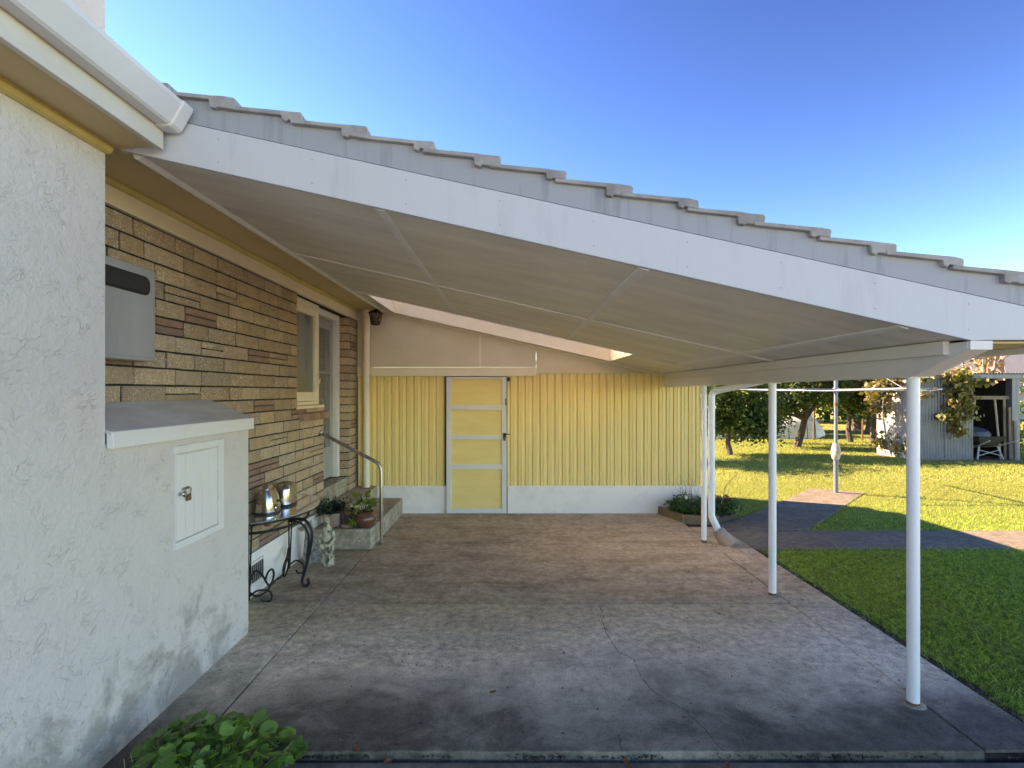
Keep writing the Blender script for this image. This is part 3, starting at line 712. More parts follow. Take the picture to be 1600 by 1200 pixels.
stp = thing('steps', 'grey concrete doorstep with two treads against the brick wall', 'steps', (-1.87, 6.8, 0))
part('lower_step', MB().box(BX+.006, -1.543, 5.904, 7.638, -.02, .222), STEP, stp, bevel=.012)
part('upper_step', MB().box(BX+.006, -1.90, 6.33, 7.638, .2225, .40), STEP, stp, bevel=.012)
hr = thing('handrail', 'bent metal tube handrail from the brick wall down beside the steps', 'handrail', (-1.477, 6.1, 0))
part('rail', MB().tube([(BX+.03, 6.15, 1.262), (-1.62, 6.105, .985)]+catmull([(-1.56, 6.10, .955), (-1.505, 6.10, .915), (-1.482, 6.10, .85)], 5)+[(-1.478, 6.10, .4), (-1.478, 6.10, .0)], .0205, 14), RAILM, hr)
part('wall_flange', MB().tube([(BX+.002, 6.152, 1.275), (BX+.012, 6.152, 1.270), (BX+.03, 6.152, 1.265)], [.042, .042, .024], 14), RAILM, hr)
part('foot_flange', MB().lathe([(.045, 0), (.045, .008), (.024, .016)], (-1.478, 6.10, .002), 14), RAILM, hr)

d2 = thing('downpipe', 'white downpipe with angled foot beside the farthest carport post', 'downpipe', (2.40, 6.2, 0))
part('pipe', MB().tube([(2.78, 5.70, 1.90), (2.72, 5.74, 1.865), (2.41, 6.16, 1.765)]+catmull([(2.37, 6.19, 1.745), (2.352, 6.20, 1.70), (2.35, 6.20, 1.62)], 4)+[(2.35, 6.20, .36)]+catmull([(2.352, 6.20, .30), (2.375, 6.185, .235), (2.44, 6.14, .09)], 4), .039, 18), POST, d2)
part('bracket', MB().tube([(2.35, 6.20, .655), (2.35, 6.20, .685)], .051, 18).box(2.247, 2.31, 6.185, 6.197, .66, .68), POST, d2)
part('bracket', MB().tube([(2.35, 6.20, 1.555), (2.35, 6.20, 1.585)], .051, 18).box(2.247, 2.31, 6.185, 6.197, 1.56, 1.58), POST, d2)
pc = thing('clay_pipe_collar', 'short terracotta drain collar lying at the foot of the downpipe', 'drain pipe', (2.46, 6.11, 0))
part('collar', MB().tube([(2.425, 6.15, .125), (2.46, 6.12, .06), (2.52, 6.07, -.02)], [.070, .078, .090], 18, caps=True), CLAY, pc)
part('mortar_ring', MB().tube([(2.41, 6.16, .15), (2.428, 6.148, .118)], [.062, .072], 18), GSTONE, pc)

# ------------------------------------------------------------------ table and what stands on it
TZ = .715; tcx, tcy, ta, tb = BX+.02, 4.77, .42, .62
tt = thing('console_table', 'half round glass console table on black scrolled iron legs', 'table', (tcx, tcy, 0))
arc = [(tcx+ta*math.cos(R(a)), tcy+tb*math.sin(R(a))) for a in range(-90, 91, 6)]
part('glass_top', MB().prism(arc, TZ-.010, TZ, 'z'), TGLASS, tt)
IR = lambda nm, pts, r, n=8: part(nm, MB().tube(pts, r, n), IRON, tt)
ar2 = [(tcx+(ta-.02)*math.cos(R(a)), tcy+(tb-.03)*math.sin(R(a)), TZ-.022) for a in range(-90, 91, 6)]
IR('top_ring', ar2, .010)
ar3 = [(tcx+(ta-.10)*math.cos(R(a)), tcy+(tb-.14)*math.sin(R(a)), TZ-.115) for a in range(-90, 91, 6)]
IR('lower_ring', ar3, .012)
IR('rear_rail', [(tcx+.012, tcy-tb+.03, TZ-.022), (tcx+.012, tcy+tb-.03, TZ-.022)], .010)
IR('leg', catmull([(-1.975, 4.755, .600), (-1.90, 4.755, .612), (-1.83, 4.755, .595), (-1.785, 4.755, .53), (-1.775, 4.755, .44), (-1.81, 4.755, .25), (-1.852, 4.755, .10), (-1.862, 4.755, .045), (-1.846, 4.755, .014), (-1.820, 4.755, .014), (-1.802, 4.755, .045), (-1.812, 4.755, .08)], 6), .0135)
IR('leg', catmull([(-1.975, 4.72, .598), (-1.91, 4.72, .596), (-1.85, 4.72, .575), (-1.81, 4.725, .52), (-1.795, 4.735, .44), (-1.815, 4.745, .26)], 6), .010)
for sgn in (1, -1):
    q = lambda x, y, z_: (tcx+x, tcy+sgn*y, z_)
    IR('rear_leg', [q(.025, .40, TZ-.03), q(.03, .40, .03)], .008); IR('rear_leg', [q(.06, .41, TZ-.03), q(.035, .40, .03)], .007)
    IR('foot_scroll', catmull([q(.03, .40, .06), q(.10, .39, .11), q(.18, .35, .09), q(.19, .34, .02), q(.14, .35, .0), q(.11, .36, .03)], 6), .008)
    IR('stretcher_scroll', catmull([q(.03, .40, .10), q(.05, .30, .03), q(.08, .17, .03), q(.10, .10, .12), q(.11, .14, .20), q(.10, .20, .20), q(.09, .24, .14)], 6), .009)
    IR('stretcher', catmull([q(.03, .40, .16), q(.05, .34, .25), q(.07, .26, .20), q(.08, .14, .06), q(.08, .02, .06)], 6), .009)
    part('rosette', MB().lathe([(.01, 0), (.03, .012), (.02, .035), (.004, .045)], q(.17, .37, TZ-.08), 10), RUST, tt)

t1 = thing('toaster', 'old chrome toaster with tapering sides at the left end of the glass table', 'toaster', (-2.06, 4.60, TZ))
c1 = W(405, 798, 4.50); c1.x = -2.085; c1.y = 4.50
def loft(secs, n=20, pw=3.2):
    """super-ellipse sections: (cx, cy, z, rx, ry)"""
    m = MB(); vv = []
    for cx, cy, z_, rx, ry in secs:
        for j in range(n):
            a = 2*math.pi*j/n; ca, sa = math.cos(a), math.sin(a)
            vv.append((cx+rx*math.copysign(abs(ca)**(2/pw), ca), cy+ry*math.copysign(abs(sa)**(2/pw), sa), z_))
    k = len(secs)
    m.add(vv, [(i*n+j, i*n+(j+1) % n, (i+1)*n+(j+1) % n, (i+1)*n+j) for i in range(k-1) for j in range(n)]+[tuple(range(n-1, -1, -1)), tuple(range((k-1)*n, k*n))]); m.sm = True
    return m
x_, y_ = -2.075, 4.55
part('body', loft([(x_, y_, TZ+.018, .085, .115), (x_, y_, TZ+.03, .086, .116), (x_, y_, TZ+.12, .070, .105), (x_, y_, TZ+.185, .056, .095), (x_, y_, TZ+.20, .046, .088)]), CHROME, t1, ang=50)
part('base', loft([(x_, y_, TZ+.001, .085, .115), (x_, y_, TZ+.017, .085, .115)]), BLACK, t1)
part('top_rack', loft([(x_, y_, TZ+.198, .03, .070), (x_, y_, TZ+.235, .026, .062), (x_, y_, TZ+.24, .020, .055)]), CHROME, t1, ang=50)
part('side_plate', MB().tube([(x_+.083, y_-.02, TZ+.045), (x_+.092, y_-.02, TZ+.043)], [.034, .028], 14), CHROME, t1)
part('knob', MB().tube([(x_+.072, y_+.045, TZ+.095), (x_+.090, y_+.045, TZ+.097)], [.010, .011], 10), BLACK, t1)
t2 = thing('toaster', 'rounded chrome toaster with black base, nearer the middle of the glass table', 'toaster', (-2.07, 4.88, TZ))
x_, y_ = -2.07, 4.87
part('body', loft([(x_, y_, TZ+.022, .090, .125), (x_, y_, TZ+.15, .090, .125), (x_, y_, TZ+.178, .084, .118), (x_, y_, TZ+.195, .068, .10), (x_, y_, TZ+.201, .045, .08)], 28, 3.6), CHROME, t2, ang=60)
part('base', loft([(x_, y_, TZ+.001, .088, .123), (x_, y_, TZ+.021, .093, .128)], 28, 3.6), BLACK, t2)
part('slot', MB().box(x_-.035, x_-.012, y_-.07, y_+.07, TZ+.2015, TZ+.204), BLACK, t2)
part('slot', MB().box(x_+.010, x_+.033, y_-.07, y_+.07, TZ+.2015, TZ+.204), BLACK, t2)
part('handle', MB().tube(catmull([(x_, y_-.13, TZ+.10), (x_, y_-.15, TZ+.11), (x_, y_-.15, TZ+.15), (x_, y_-.128, TZ+.155)], 4), .011, 8), BLACK, t2)

# ------------------------------------------------------------------ foliage helpers
def leafcloud(name, P, size, mat, parent=None, aspect=.55, up=.3, jit=.4, N=None, loc=(0,0,0)):
    """diamond leaves of six points, folded along the midrib"""
    P = np.asarray(P, float); n = len(P)
    nr = rng.normal(size=(n, 3)) if N is None else N+rng.normal(size=(n, 3))*.5
    nr[:, 2] += up; nr /= np.linalg.norm(nr, axis=1)[:, None]
    t = rng.normal(size=(n, 3)); t -= nr*(t*nr).sum(1)[:, None]; t /= np.linalg.norm(t, axis=1)[:, None]
    b = np.cross(nr, t); s_ = size*(1+rng.uniform(-jit, jit, n))[:, None]
    V = np.stack([P-t*s_*.5, P+b*s_*aspect*.5-nr*s_*.08, P+t*s_*.5, P-b*s_*aspect*.5-nr*s_*.08], 1).reshape(-1, 3)
    me = bpy.data.meshes.new(name); me.vertices.add(4*n); me.vertices.foreach_set('co', V.ravel())
    me.loops.add(6*n); me.polygons.add(2*n)
    idx = (np.arange(n)[:, None]*4+np.array([0, 1, 2, 0, 2, 3])).ravel()
    me.loops.foreach_set('vertex_index', idx); me.polygons.foreach_set('loop_start', np.arange(2*n)*3)
    me.update(calc_edges=True); me.validate(); me.materials.append(mat)
    return link(name, me, parent, loc)
def clump(blobs, nclump, nleaf, spread):
    """points gathered in clumps near the skin of several blobs"""
    out = []; tot = sum(b[3]**2 for b in blobs)
    for bx, by, bz, r in blobs:
        k = max(3, int(nclump*r*r/tot)); d = rng.normal(size=(k, 3)); d /= np.linalg.norm(d, axis=1)[:, None]
        c = np.array([bx, by, bz])+d*(r*rng.uniform(.45, 1.05, k)**.7)[:, None]*np.array([1, 1, .85])
        w_ = rng.uniform(.5, 1.3, k)
        for q, s_ in zip(c, w_):
            out.append(q+rng.normal(size=(max(4, int(nleaf*s_)), 3))*spread*s_*np.array([1, 1, .7]))
    return np.concatenate(out)
def tree(name, label, loc, th, r0, blobs, nclump, nleaf, spread, lsize, mat, bark=BARK, group=None, lean=(0, 0), fruit=0, cat='tree'):
    t = thing(name, label, cat, loc, group); L = Vector(loc); m = MB()
    topp = L+Vector((lean[0], lean[1], th))
    mid = L.lerp(topp, .5)+Vector((random.uniform(-.06, .06), random.uniform(-.06, .06), 0))
    m.tube(catmull([L-Vector((0, 0, .05)), L+Vector((0, 0, .1)), mid, topp], 4), [r0*1.5]+[r0*(1.15-.5*i/12) for i in range(12)], 9)
    for b in blobs:
        e = L+Vector(b[:3]); k = topp.lerp(e, .5)+Vector((random.uniform(-.2, .2), random.uniform(-.2, .2), random.uniform(0, .2)))
        m.tube(catmull([topp-Vector((0, 0, .1)), k, e], 4), [r0*.6*(1-.08*i) for i in range(9)], 6)
        for q in range(3):
            e2 = e+Vector((random.gauss(0, 1), random.gauss(0, 1), random.gauss(0, 1))).normalized()*b[3]*.8
            m.tube([k.lerp(e, .5), e2], [r0*.25, r0*.1], 5)
    part('trunk', m, bark, t)
    P = clump(blobs, nclump, nleaf, spread)+np.array(loc)
    P = P[P[:, 2] > .12]
    leafcloud('crown', P, lsize, mat, t)
    for i in range(fruit):
        p = P[rng.integers(len(P))]
        part('fruit', MB().lathe([(.005, -.038), (.028, -.027), (.039, 0), (.028, .027), (.005, .038)], p, 10), ORANGE, t)
    return t

# ------------------------------------------------------------------ pots, statues
def soil_disc(r, c, parent): part('potting_soil', MB().lathe([(r, 0), (r*.5, .012)], c, 16), SOIL, parent)
pz = .2225
p1 = thing('potted_plant', 'squat pot overflowing with dark glossy leaves beside the brick wall', 'potted plant', (-2.0, 6.06, pz))
c = (-2.015, 6.06, pz)
part('pot', MB().lathe([(.085, 0), (.095, .01), (.125, .13), (.135, .135), (.135, .16), (.12, .16), (.115, .13)], c, 22), CLAY, p1); soil_disc(.118, (c[0], c[1], pz+.135), p1)
P = np.array(c)+rng.normal(size=(420, 3))*np.array([.085, .07, .045])+np.array([0, 0, .20])
leafcloud('foliage', P, .075, LEAF_D, p1, .3)
p2 = thing('potted_plant', 'brown glazed pot of dry stalks between the two leafy pots', 'potted plant', (-1.83, 6.03, pz))
c = (-1.845, 6.03, pz)
part('saucer', MB().lathe([(.075, 0), (.085, .035), (.078, .035), (.07, .012)], c, 20), CLAY, p2)
part('pot', MB().lathe([(.062, .014), (.075, .03), (.092, .16), (.108, .165), (.108, .19), (.092, .19), (.088, .165)], c, 22), GLAZE, p2)
part('band', MB().lathe([(.0815, .075), (.0915, .15), (.0915, .151), (.08, .075)], c, 22), GLAZE2, p2); soil_disc(.088, (c[0], c[1], pz+.168), p2)
m = MB()
for i in range(26):
    a = random.uniform(0, 6.28); r_ = random.uniform(0, .05); e = random.uniform(.02, .10)
    m.tube([(c[0]+r_*math.cos(a), c[1]+r_*math.sin(a), pz+.17), (c[0]+(r_*.4)*math.cos(a)+random.uniform(-.02, .02), c[1]+r_*.4*math.sin(a), pz+.18+e)], [.007, .002], 5)
m.tube(catmull([(c[0]+.01, c[1], pz+.2), (c[0]+.03, c[1]+.02, pz+.30), (c[0]+.11, c[1]+.05, pz+.42)], 5), .0025, 5)
m.tube(catmull([(c[0]+.01, c[1], pz+.2), (c[0]+.05, c[1]+.02, pz+.27), (c[0]+.07, c[1]+.05, pz+.29)], 5), .0025, 5)
part('dry_stalks', m, simple('straw', (.40, .26, .13), (.28, .17, .08), 20, .9), p2)
p3 = thing('potted_plant', 'round brown glazed pot with bright green leaves by the handrail', 'potted plant', (-1.64, 5.99, pz))
c = (-1.635, 5.995, pz)
part('pot', MB().lathe([(.055, 0), (.07, .008), (.112, .055), (.122, .095), (.112, .135), (.088, .165), (.098, .182), (.090, .184), (.078, .165)], c, 24), GLAZE, p3); soil_disc(.08, (c[0], c[1], pz+.163), p3)
m = MB(); LP = []; LN = []
stems = [(.02, .0, .36), (-.09, -.01, .28), (.08, .0, .30), (-.12, -.04, .16), (.10, .02, .24), (-.15, -.05, .02), (.0, -.02, .28), (-.06, .03, .33), (.15, -.01, .26), (-.11, -.09, -.03)]
for sx, sy, sz in stems:
    e = Vector((c[0]+sx, c[1]+sy, pz+.03+sz)); b_0 = Vector((c[0]+sx*.2, c[1]+sy*.2, pz+.165))
    if sz < .1: mid = b_0+Vector((sx*.6, sy*.6, .05))
    else: mid = b_0.lerp(e, .5)+Vector((0, 0, .02))
    m.tube(catmull([b_0, mid, e], 4), .005, 6)
    for q in range(4):
        p = b_0.lerp(e, .6+.4*q/3) if sz > .1 else mid.lerp(e, .3+.7*q/3)
        LP.append(p+Vector((random.gauss(0, .022), random.gauss(0, .022), random.gauss(0, .014)+.008)))
part('stem', m, BARK, p3)
s = LEAF_S
def roundleaf(r, cup=.25, notch=True, n=12, seed=0):
    rr = random.Random(seed); m = MB(); vv = [(0, 0, 0)]; ff = []
    for ring_, fr in ((1, .55), (2, 1.0)):
        for j in range(n):
            a = 2*math.pi*j/n; k = 1+.06*math.sin(4*a+seed)+rr.uniform(-.05, .05)
            if notch and j == 0: k *= .45
            vv.append((r*fr*k*math.cos(a), r*fr*k*math.sin(a), r*cup*fr*fr*(.7+.5*math.sin(3*a+seed))+rr.uniform(-.04, .04)*r))
    ff += [(0, 1+j, 1+(j+1) % n) for j in range(n)]+[(1+j, 1+n+j, 1+n+(j+1) % n, 1+(j+1) % n) for j in range(n)]
    m.add(vv, ff); m.sm = True; return m
SLM = [roundleaf(.045, .15, False, 10, i).mesh('leaf', LEAF_S, True, 80) for i in range(4)]
for p in LP:
    o = link('leaf', SLM[random.randrange(4)], p3, p, (random.gauss(.5, .35), random.gauss(0, .35), random.uniform(0, 6.28))); o.scale = (random.uniform(.6, 1.05),)*3

# slim weathered figurine: plinth, robe, shoulders, bowed head
sx, sy = W(512, 882, 5.38).x, 5.38
fig = thing('garden_statue', 'slim weathered cream stone figurine standing before the pots', 'statue', (sx, sy, 0))
part('figure', loft([(sx, sy, 0, .066, .06), (sx, sy, .028, .066, .06), (sx, sy, .034, .052, .05), (sx-.002, sy, .10, .058, .05), (sx-.002, sy, .18, .052, .046), (sx+.002, sy, .26, .058, .048), (sx, sy, .31, .062, .05),
     (sx-.002, sy, .345, .056, .045), (sx-.006, sy, .375, .042, .036), (sx-.008, sy, .395, .026, .026), (sx-.008, sy-.004, .412, .028, .030), (sx-.008, sy-.006, .445, .033, .035), (sx-.008, sy-.004, .475, .026, .028), (sx-.008, sy, .49, .008, .01)], 18, 2.2), STONE, fig, ang=70)
m = MB(); m.tube(catmull([(sx+.055, sy-.01, .335), (sx+.066, sy-.035, .26), (sx+.02, sy-.062, .235), (sx-.02, sy-.06, .255)], 5), [.020]*6+[.017]*5+[.014]*5, 8)
m.tube(catmull([(sx-.055, sy-.01, .335), (sx-.066, sy-.03, .27), (sx-.045, sy-.055, .20), (sx-.03, sy-.058, .17)], 5), [.020]*6+[.017]*5+[.014]*5, 8); part('arms', m, STONE, fig)
m = MB()
for a in range(0, 360, 30):
    ca, sa = math.cos(R(a)), math.sin(R(a)); m.tube([(sx+.060*ca, sy+.052*sa, .035), (sx+.055*ca, sy+.049*sa, .16), (sx+.057*ca, sy+.047*sa, .25)], [.011, .007, .003], 6)
part('robe_folds', m, STONE, fig)
gx, gy = W(484, 880, 5.42).x+.01, 5.50
dog = thing('garden_statue', 'mottled grey stone seated animal behind the table leg', 'statue', (gx, gy, 0))
part('body', loft([(gx, gy, 0, .105, .09), (gx, gy, .03, .105, .09), (gx-.005, gy, .06, .092, .078), (gx-.02, gy, .15, .072, .062), (gx-.035, gy, .24, .054, .052), (gx-.045, gy, .30, .042, .044), (gx-.055, gy, .335, .05, .048), (gx-.06, gy, .375, .046, .044), (gx-.06, gy, .40, .024, .026)], 18, 2.2), GSTONE, dog, ang=70)
m = MB(); m.tube([(gx-.07, gy-.01, .345), (gx-.115, gy-.02, .335), (gx-.135, gy-.02, .325)], [.032, .024, .015], 8)
part('muzzle', m, GSTONE, dog)
for q in (-1, 1): part('ear', MB().tube([(gx-.045, gy+q*.03, .385), (gx-.04, gy+q*.038, .42)], [.016, .004], 6), GSTONE, dog)
for q in (-1, 1): part('foreleg', MB().tube([(gx-.06, gy+q*.03, .22), (gx-.075, gy+q*.032, .10), (gx-.08, gy+q*.032, .03)], [.026, .020, .024], 8), GSTONE, dog)

# ------------------------------------------------------------------ weed by the chimney
weed = thing('weed_clump', 'low clump of round green mallow leaves growing at the slab corner', 'plant', (-1.36, 2.45, -.03))
WLM = [roundleaf(.036, .14, True, 14, i).mesh('leaf', LEAF_W, True, 80) for i in range(7)]
m = MB(); cnt = 0
while cnt < 290:
    a, b = random.uniform(-1, 1), random.uniform(-1, 1)
    if a*a+b*b > 1: continue
    hgt = .20*(1-(a*a+b*b))**.6*random.uniform(.5, 1.1)+.03
    p = Vector((-1.39+a*.40+b*.05, 2.485+b*.22, -.03+hgt))
    if p.x < -1.84: continue
    o = link('leaf', WLM[cnt % 7], weed, p, (random.gauss(.30-b*.3, .28), random.gauss(a*.4, .28), random.uniform(0, 6.28))); o.scale = (random.choice([.45, .65, .8, .9, 1.0, 1.1]),)*3
    if cnt % 2 == 0: m.tube([(p.x*.6-1.375*.4, p.y*.6+2.455*.4, -.03), p-Vector((0, 0, .004))], .0022, 4)
    cnt += 1
part('stems', m, LEAF_W, weed)
m = MB()
for i in range(16):
    x, y = -1.55+random.gauss(0, .15), 2.45+random.gauss(0, .09); m.tube([(x, y, -.03), (x+random.gauss(0, .06), y+random.gauss(0, .05), random.uniform(.05, .2))], [.002, .0008], 4)
part('dry_stems', m, simple('dry_stem', (.42, .33, .2), None, 9, .9), weed)['kind'] = 'stuff'
DL = []
for i in range(3):
    mm = roundleaf(.022, .35, False, 8, i+20); mm.v = [(x*1.4, y*.7, z_) for x, y, z_ in mm.v]; DL.append(mm.mesh('fallen_leaf', DRYL, True, 80))
for i, (u, v_, lab) in enumerate([(770, 1083, 'rusty fallen leaf lying alone on the front slab'), (1136, 1187, 'fallen leaf where the crack meets the asphalt'), (607, 1181, 'dry fallen leaf in the gutter of the slab edge, nearest the weeds'),
        (980, 1184, 'dry fallen leaf below the short crack at the slab edge'), (558, 1172, 'orange fallen leaf on the very lip of the front slab'), (576, 862, 'tiny orange leaf at the foot of the step corner'), (1253, 938, 'dark curled leaf beside the middle carport post')]):
    p = W(u, v_, 1452.5/(v_-612)); p.z = .006 if v_ < 1176 else -.028
    o = tag(link('fallen_leaf', DL[i % 3], None, p, (0, 0, random.uniform(0, 6))), lab, 'leaf', 'fallen leaves'); o.scale = (random.uniform(.7, 1.1),)*3

# ------------------------------------------------------------------ garden bed by the far post
bed = thing('garden_bed', 'timber edged corner flower bed with leafy plants at the end of the yellow wall', 'garden bed', (2.6, 7.3, 0))
part('edging_board', MB().prism([(2.12, 7.62), (2.30, 7.10), (2.34, 7.10), (2.165, 7.62)], -.02, .105, 'z'), EDGE, bed, bevel=.006)
part('edging_board', MB().prism([(2.342, 7.095), (2.76, 7.02), (2.77, 7.06), (2.345, 7.135)], -.02, .10, 'z'), EDGE, bed, bevel=.006)
part('bed_soil', MB().prism([(2.17, 7.63), (2.345, 7.14), (2.75, 7.07), (3.15, 7.40), (3.0, 7.9), (2.77, 7.9), (2.77, 7.63)], -.09, .06, 'z'), SOIL, bed)
P = []
for i in range(34):
    x, y = random.uniform(2.30, 3.22), random.uniform(7.18, 7.60)
    if x > 2.8 and y < 7.05+(x-2.8)*.7: continue
    P.append(np.array([x, y, random.uniform(.10, .22)])+rng.normal(size=(60, 3))*np.array([.06, .06, .04]))
leafcloud('foliage', np.concatenate(P), .055, LEAF_B, bed, .55)
for i, (x, y, z_) in enumerate([(2.86, 7.30, .30), (3.0, 7.32, .29), (2.42, 7.3, .29)]):
    f_ = part('flower_stem', MB().tube([(x, y, .1), (x, y, z_)], .004, 5), LEAF_B, bed); part('flower', MB().lathe([(.006, -.02), (.022, 0), (.018, .02), (.004, .026)], (x, y, z_), 8), PETAL if i < 2 else WHITE, f_)
m = MB()
for i in range(26):
    x = 2.52+random.gauss(0, .07); y = 7.42; e = Vector((x+random.gauss(0, .10), y+random.gauss(0, .06), random.uniform(.3, .62)))
    m.tube([(2.52+random.gauss(0, .03), y, .08), (x, y, .25), e], [.004, .003, .0012], 4)
m.tube([(2.9, 7.35, .1), (2.96, 7.3, .45), (3.16, 7.25, .70)], [.006, .005, .002], 5)
part('dead_twigs', m, PALEB, bed)

# ------------------------------------------------------------------ clothesline
cx, cy = 5.71, 9.31
cl = thing('clothesline', 'rotary clothesline on a steel pole standing in the concrete pad', 'clothesline', (cx, cy, -.02))
part('pole', MB().tube([(cx, cy, -.02), (cx, cy, .56)], .038, 14), GALV, cl)
part('gear_housing', MB().lathe([(.045, .56), (.06, .58), (.078, .66), (.075, .74), (.055, .80), (.045, .84)], (cx, cy, 0), 16), simple('worn_cream_metal', (.50, .46, .38), (.28, .20, .13), 14, .6), cl)
part('upper_pole', MB().tube([(cx, cy, .84), (cx, cy, 2.55)], .030, 14), GALV, cl)
part('rust_band', MB().tube([(cx, cy, 1.50), (cx, cy, 1.56)], .034, 14), RUST, cl)
part('hub', MB().tube([(cx, cy, 1.74), (cx, cy, 1.82)], .048, 14), GALV, cl)
tips = []
for i in range(4):
    a = R(-2+90*i); e = Vector((cx+1.82*math.cos(a), cy+1.82*math.sin(a), 1.795)); tips.append(e)
    am = part('arm', MB().tube([(cx, cy, 1.775), e], [.024, .017], 10), GALV, cl)
    q = e.lerp(Vector((cx, cy, 1.775)), .08); part('rust_collar', MB().tube([q, e.lerp(Vector((cx, cy, 1.775)), .05)], .025, 10), RUST, am)
    part('stay', MB().tube([(cx, cy, 2.5), e.lerp(Vector((cx, cy, 1.78)), .07)], .006, 6), GALV, cl)
for k in range(5):
    f = 1-.15*k
    for i in range(4):
        a = Vector((cx, cy, 1.79)).lerp(tips[i], f); b = Vector((cx, cy, 1.79)).lerp(tips[(i+1) % 4], f); md = (a+b)/2-Vector((0, 0, .03))
        part('line', MB().tube(catmull([a, md, b], 4), .0032, 4), FILM, cl)

# ------------------------------------------------------------------ shed
SY, SXL, SXR, SD = 13.7, 10.45, 13.12, 1.45
sh = thing('shed', 'grey corrugated iron garden shed with an open front and climbing vine', 'shed', (11.8, SY+.7, -.03))
def corr(x0, x1, y, z0, z1, pitch=.076, amp=.012, mat=GALV, nm='iron_sheet', axis='x', zt=None):
    n = int((x1-x0)/pitch*6); vv = []
    for i in range(n+1):
        a = x0+(x1-x0)*i/n; d = amp*math.sin(2*math.pi*a/pitch); zz = z1 if zt is None else zt(a)
        vv += [(a, y+d, z0), (a, y+d, zz)] if axis == 'x' else [(y+d, a, z0), (y+d, a, zz)]
    m = MB(); m.add(vv, [(2*i, 2*i+2, 2*i+3, 2*i+1) for i in range(n)]); m.sm = True
    return part(nm, m, mat, sh, ang=80)
corr(SXL, 11.22, SY, .0, 2.08); corr(11.20, 11.94, SY-.012, .0, 2.08)
corr(SY+.02, SY+SD, SXL+.0, -.02, 2.1, mat=SHEDW, axis='y', zt=lambda a: 2.16-.16*(a-SY))
part('corner_post', MB().box(SXR-.20, SXR, SY-.03, SY+.16, -.03, 2.09), GALV, sh, bevel=.006)
part('fascia', MB().box(SXL-.05, SXR+.05, SY-.07, SY-.04, 2.085, 2.20), GALV, sh, bevel=.004)
part('lintel', MB().box(11.9, SXR-.2, SY+.05, SY+.12, 1.55, 1.64), WOOD, sh)
m = MB(); n = 240; vv = []
for i in range(n+1):
    x = SXL-.12+(SXR-SXL+.3)*i/n; d = .012*math.sin(2*math.pi*x/.076); vv += [(x, SY-.14, 2.225+d), (x, SY+SD+.1, 1.98+d)]
m.add(vv, [(2*i, 2*i+2, 2*i+3, 2*i+1) for i in range(n)]); m.sm = True; part('roof', m, GALV, sh, ang=80)
m = MB(); m.box(SXL+.03, SXR, SY+SD, SY+SD+.03, -.03, 2.0); m.box(SXR-.03, SXR, SY+.16, SY+SD, -.03, 2.05); part('back_wall', m, DARKW, sh)
for i in range(7):
    x = 11.95+i*.145; part('inner_board', MB().box(x, x+.125, SY+SD-.04, SY+SD-.003, .1, 1.9), DARKW, sh)
part('floor', MB().box(SXL, SXR+.1, SY-.2, SY+SD, -.06, -.012), WOOD, sh)
part('ground_plate', MB().box(SXL, 11.94, SY-.03, SY+.03, -.03, .03), WOOD, sh)
# what stands in the shed
wb = thing('wheelbarrow', 'wheelbarrow with pale legs parked in the shed opening', 'wheelbarrow', (12.35, SY+.35, 0))
bx_, by_ = 12.33, SY+.28
m = MB(); m.add([(bx_-.22, by_-.30, .38), (bx_+.22, by_-.30, .38), (bx_+.16, by_+.30, .26), (bx_-.16, by_+.30, .26), (bx_-.36, by_-.42, .60), (bx_+.36, by_-.42, .60), (bx_+.30, by_+.48, .56), (bx_-.30, by_+.48, .56)],
    [(0, 1, 2, 3), (0, 4, 5, 1), (1, 5, 6, 2), (2, 6, 7, 3), (3, 7, 4, 0)]); o = part('tray', m, DARKW, wb); sm = o.modifiers.new('solid', 'SOLIDIFY'); sm.thickness = .008
for q in (-1, 1):
    part('leg', MB().tube([(bx_+q*.24, by_-.28, .34), (bx_+q*.33, by_-.34, .01)], .022, 8), SHEDW, wb)
    part('handle', MB().tube([(bx_+q*.14, by_+.45, .24), (bx_+q*.26, by_-.30, .36), (bx_+q*.34, by_-.70, .52)], .019, 8), SHEDW, wb)
part('leg_brace', MB().tube([(bx_-.31, by_-.33, .10), (bx_+.26, by_-.31, .25)], .012, 6), SHEDW, wb); part('leg_brace', MB().tube([(bx_+.31, by_-.33, .10), (bx_-.26, by_-.31, .25)], .012, 6), SHEDW, wb)
wl = part('wheel', MB().tube([(bx_, by_+.55+.16*math.cos(a*.4), .19+.16*math.sin(a*.4)) for a in range(17)], .03, 8), BLACK, wb)
tb_ = thing('metal_tub', 'shiny metal tub lying in the wheelbarrow', 'tub', (bx_, by_, .6))
part('tub', MB().tube([(bx_-.02, by_+.05, .52), (bx_-.02, by_+.03, .60), (bx_-.02, by_, .70), (bx_-.02, by_-.02, .76)], [.26, .29, .27, .20], 18), GALV, tb_); part('rim', MB().tube([(bx_-.02, by_+.035, .585), (bx_-.02, by_+.028, .605)], .305, 18), GALV, tb_)
pl = thing('timber_pole', 'pale timber pole leaning in the shed opening', 'pole', (12.72, SY+.2, 0)); part('shaft', MB().tube([(12.74, SY+.10, .0), (12.62, SY+.14, 1.62)], .026, 8), simple('pale_wood', (.46, .40, .30), (.36, .30, .21), 8, .8), pl)
bk = thing('bucket', 'white bucket hanging in the dark of the shed', 'bucket', (12.13, SY+.3, 1.45)); part('pail', MB().lathe([(.085, 0), (.09, .01), (.115, .22), (.105, .27), (.05, .30)], (12.13, SY+.3, 1.32), 16), SHEDW, bk); part('bail', MB().tube(catmull([(12.03, SY+.3, 1.56), (12.13, SY+.3, 1.70), (12.23, SY+.3, 1.56)], 5), .004, 5), IRON, bk)
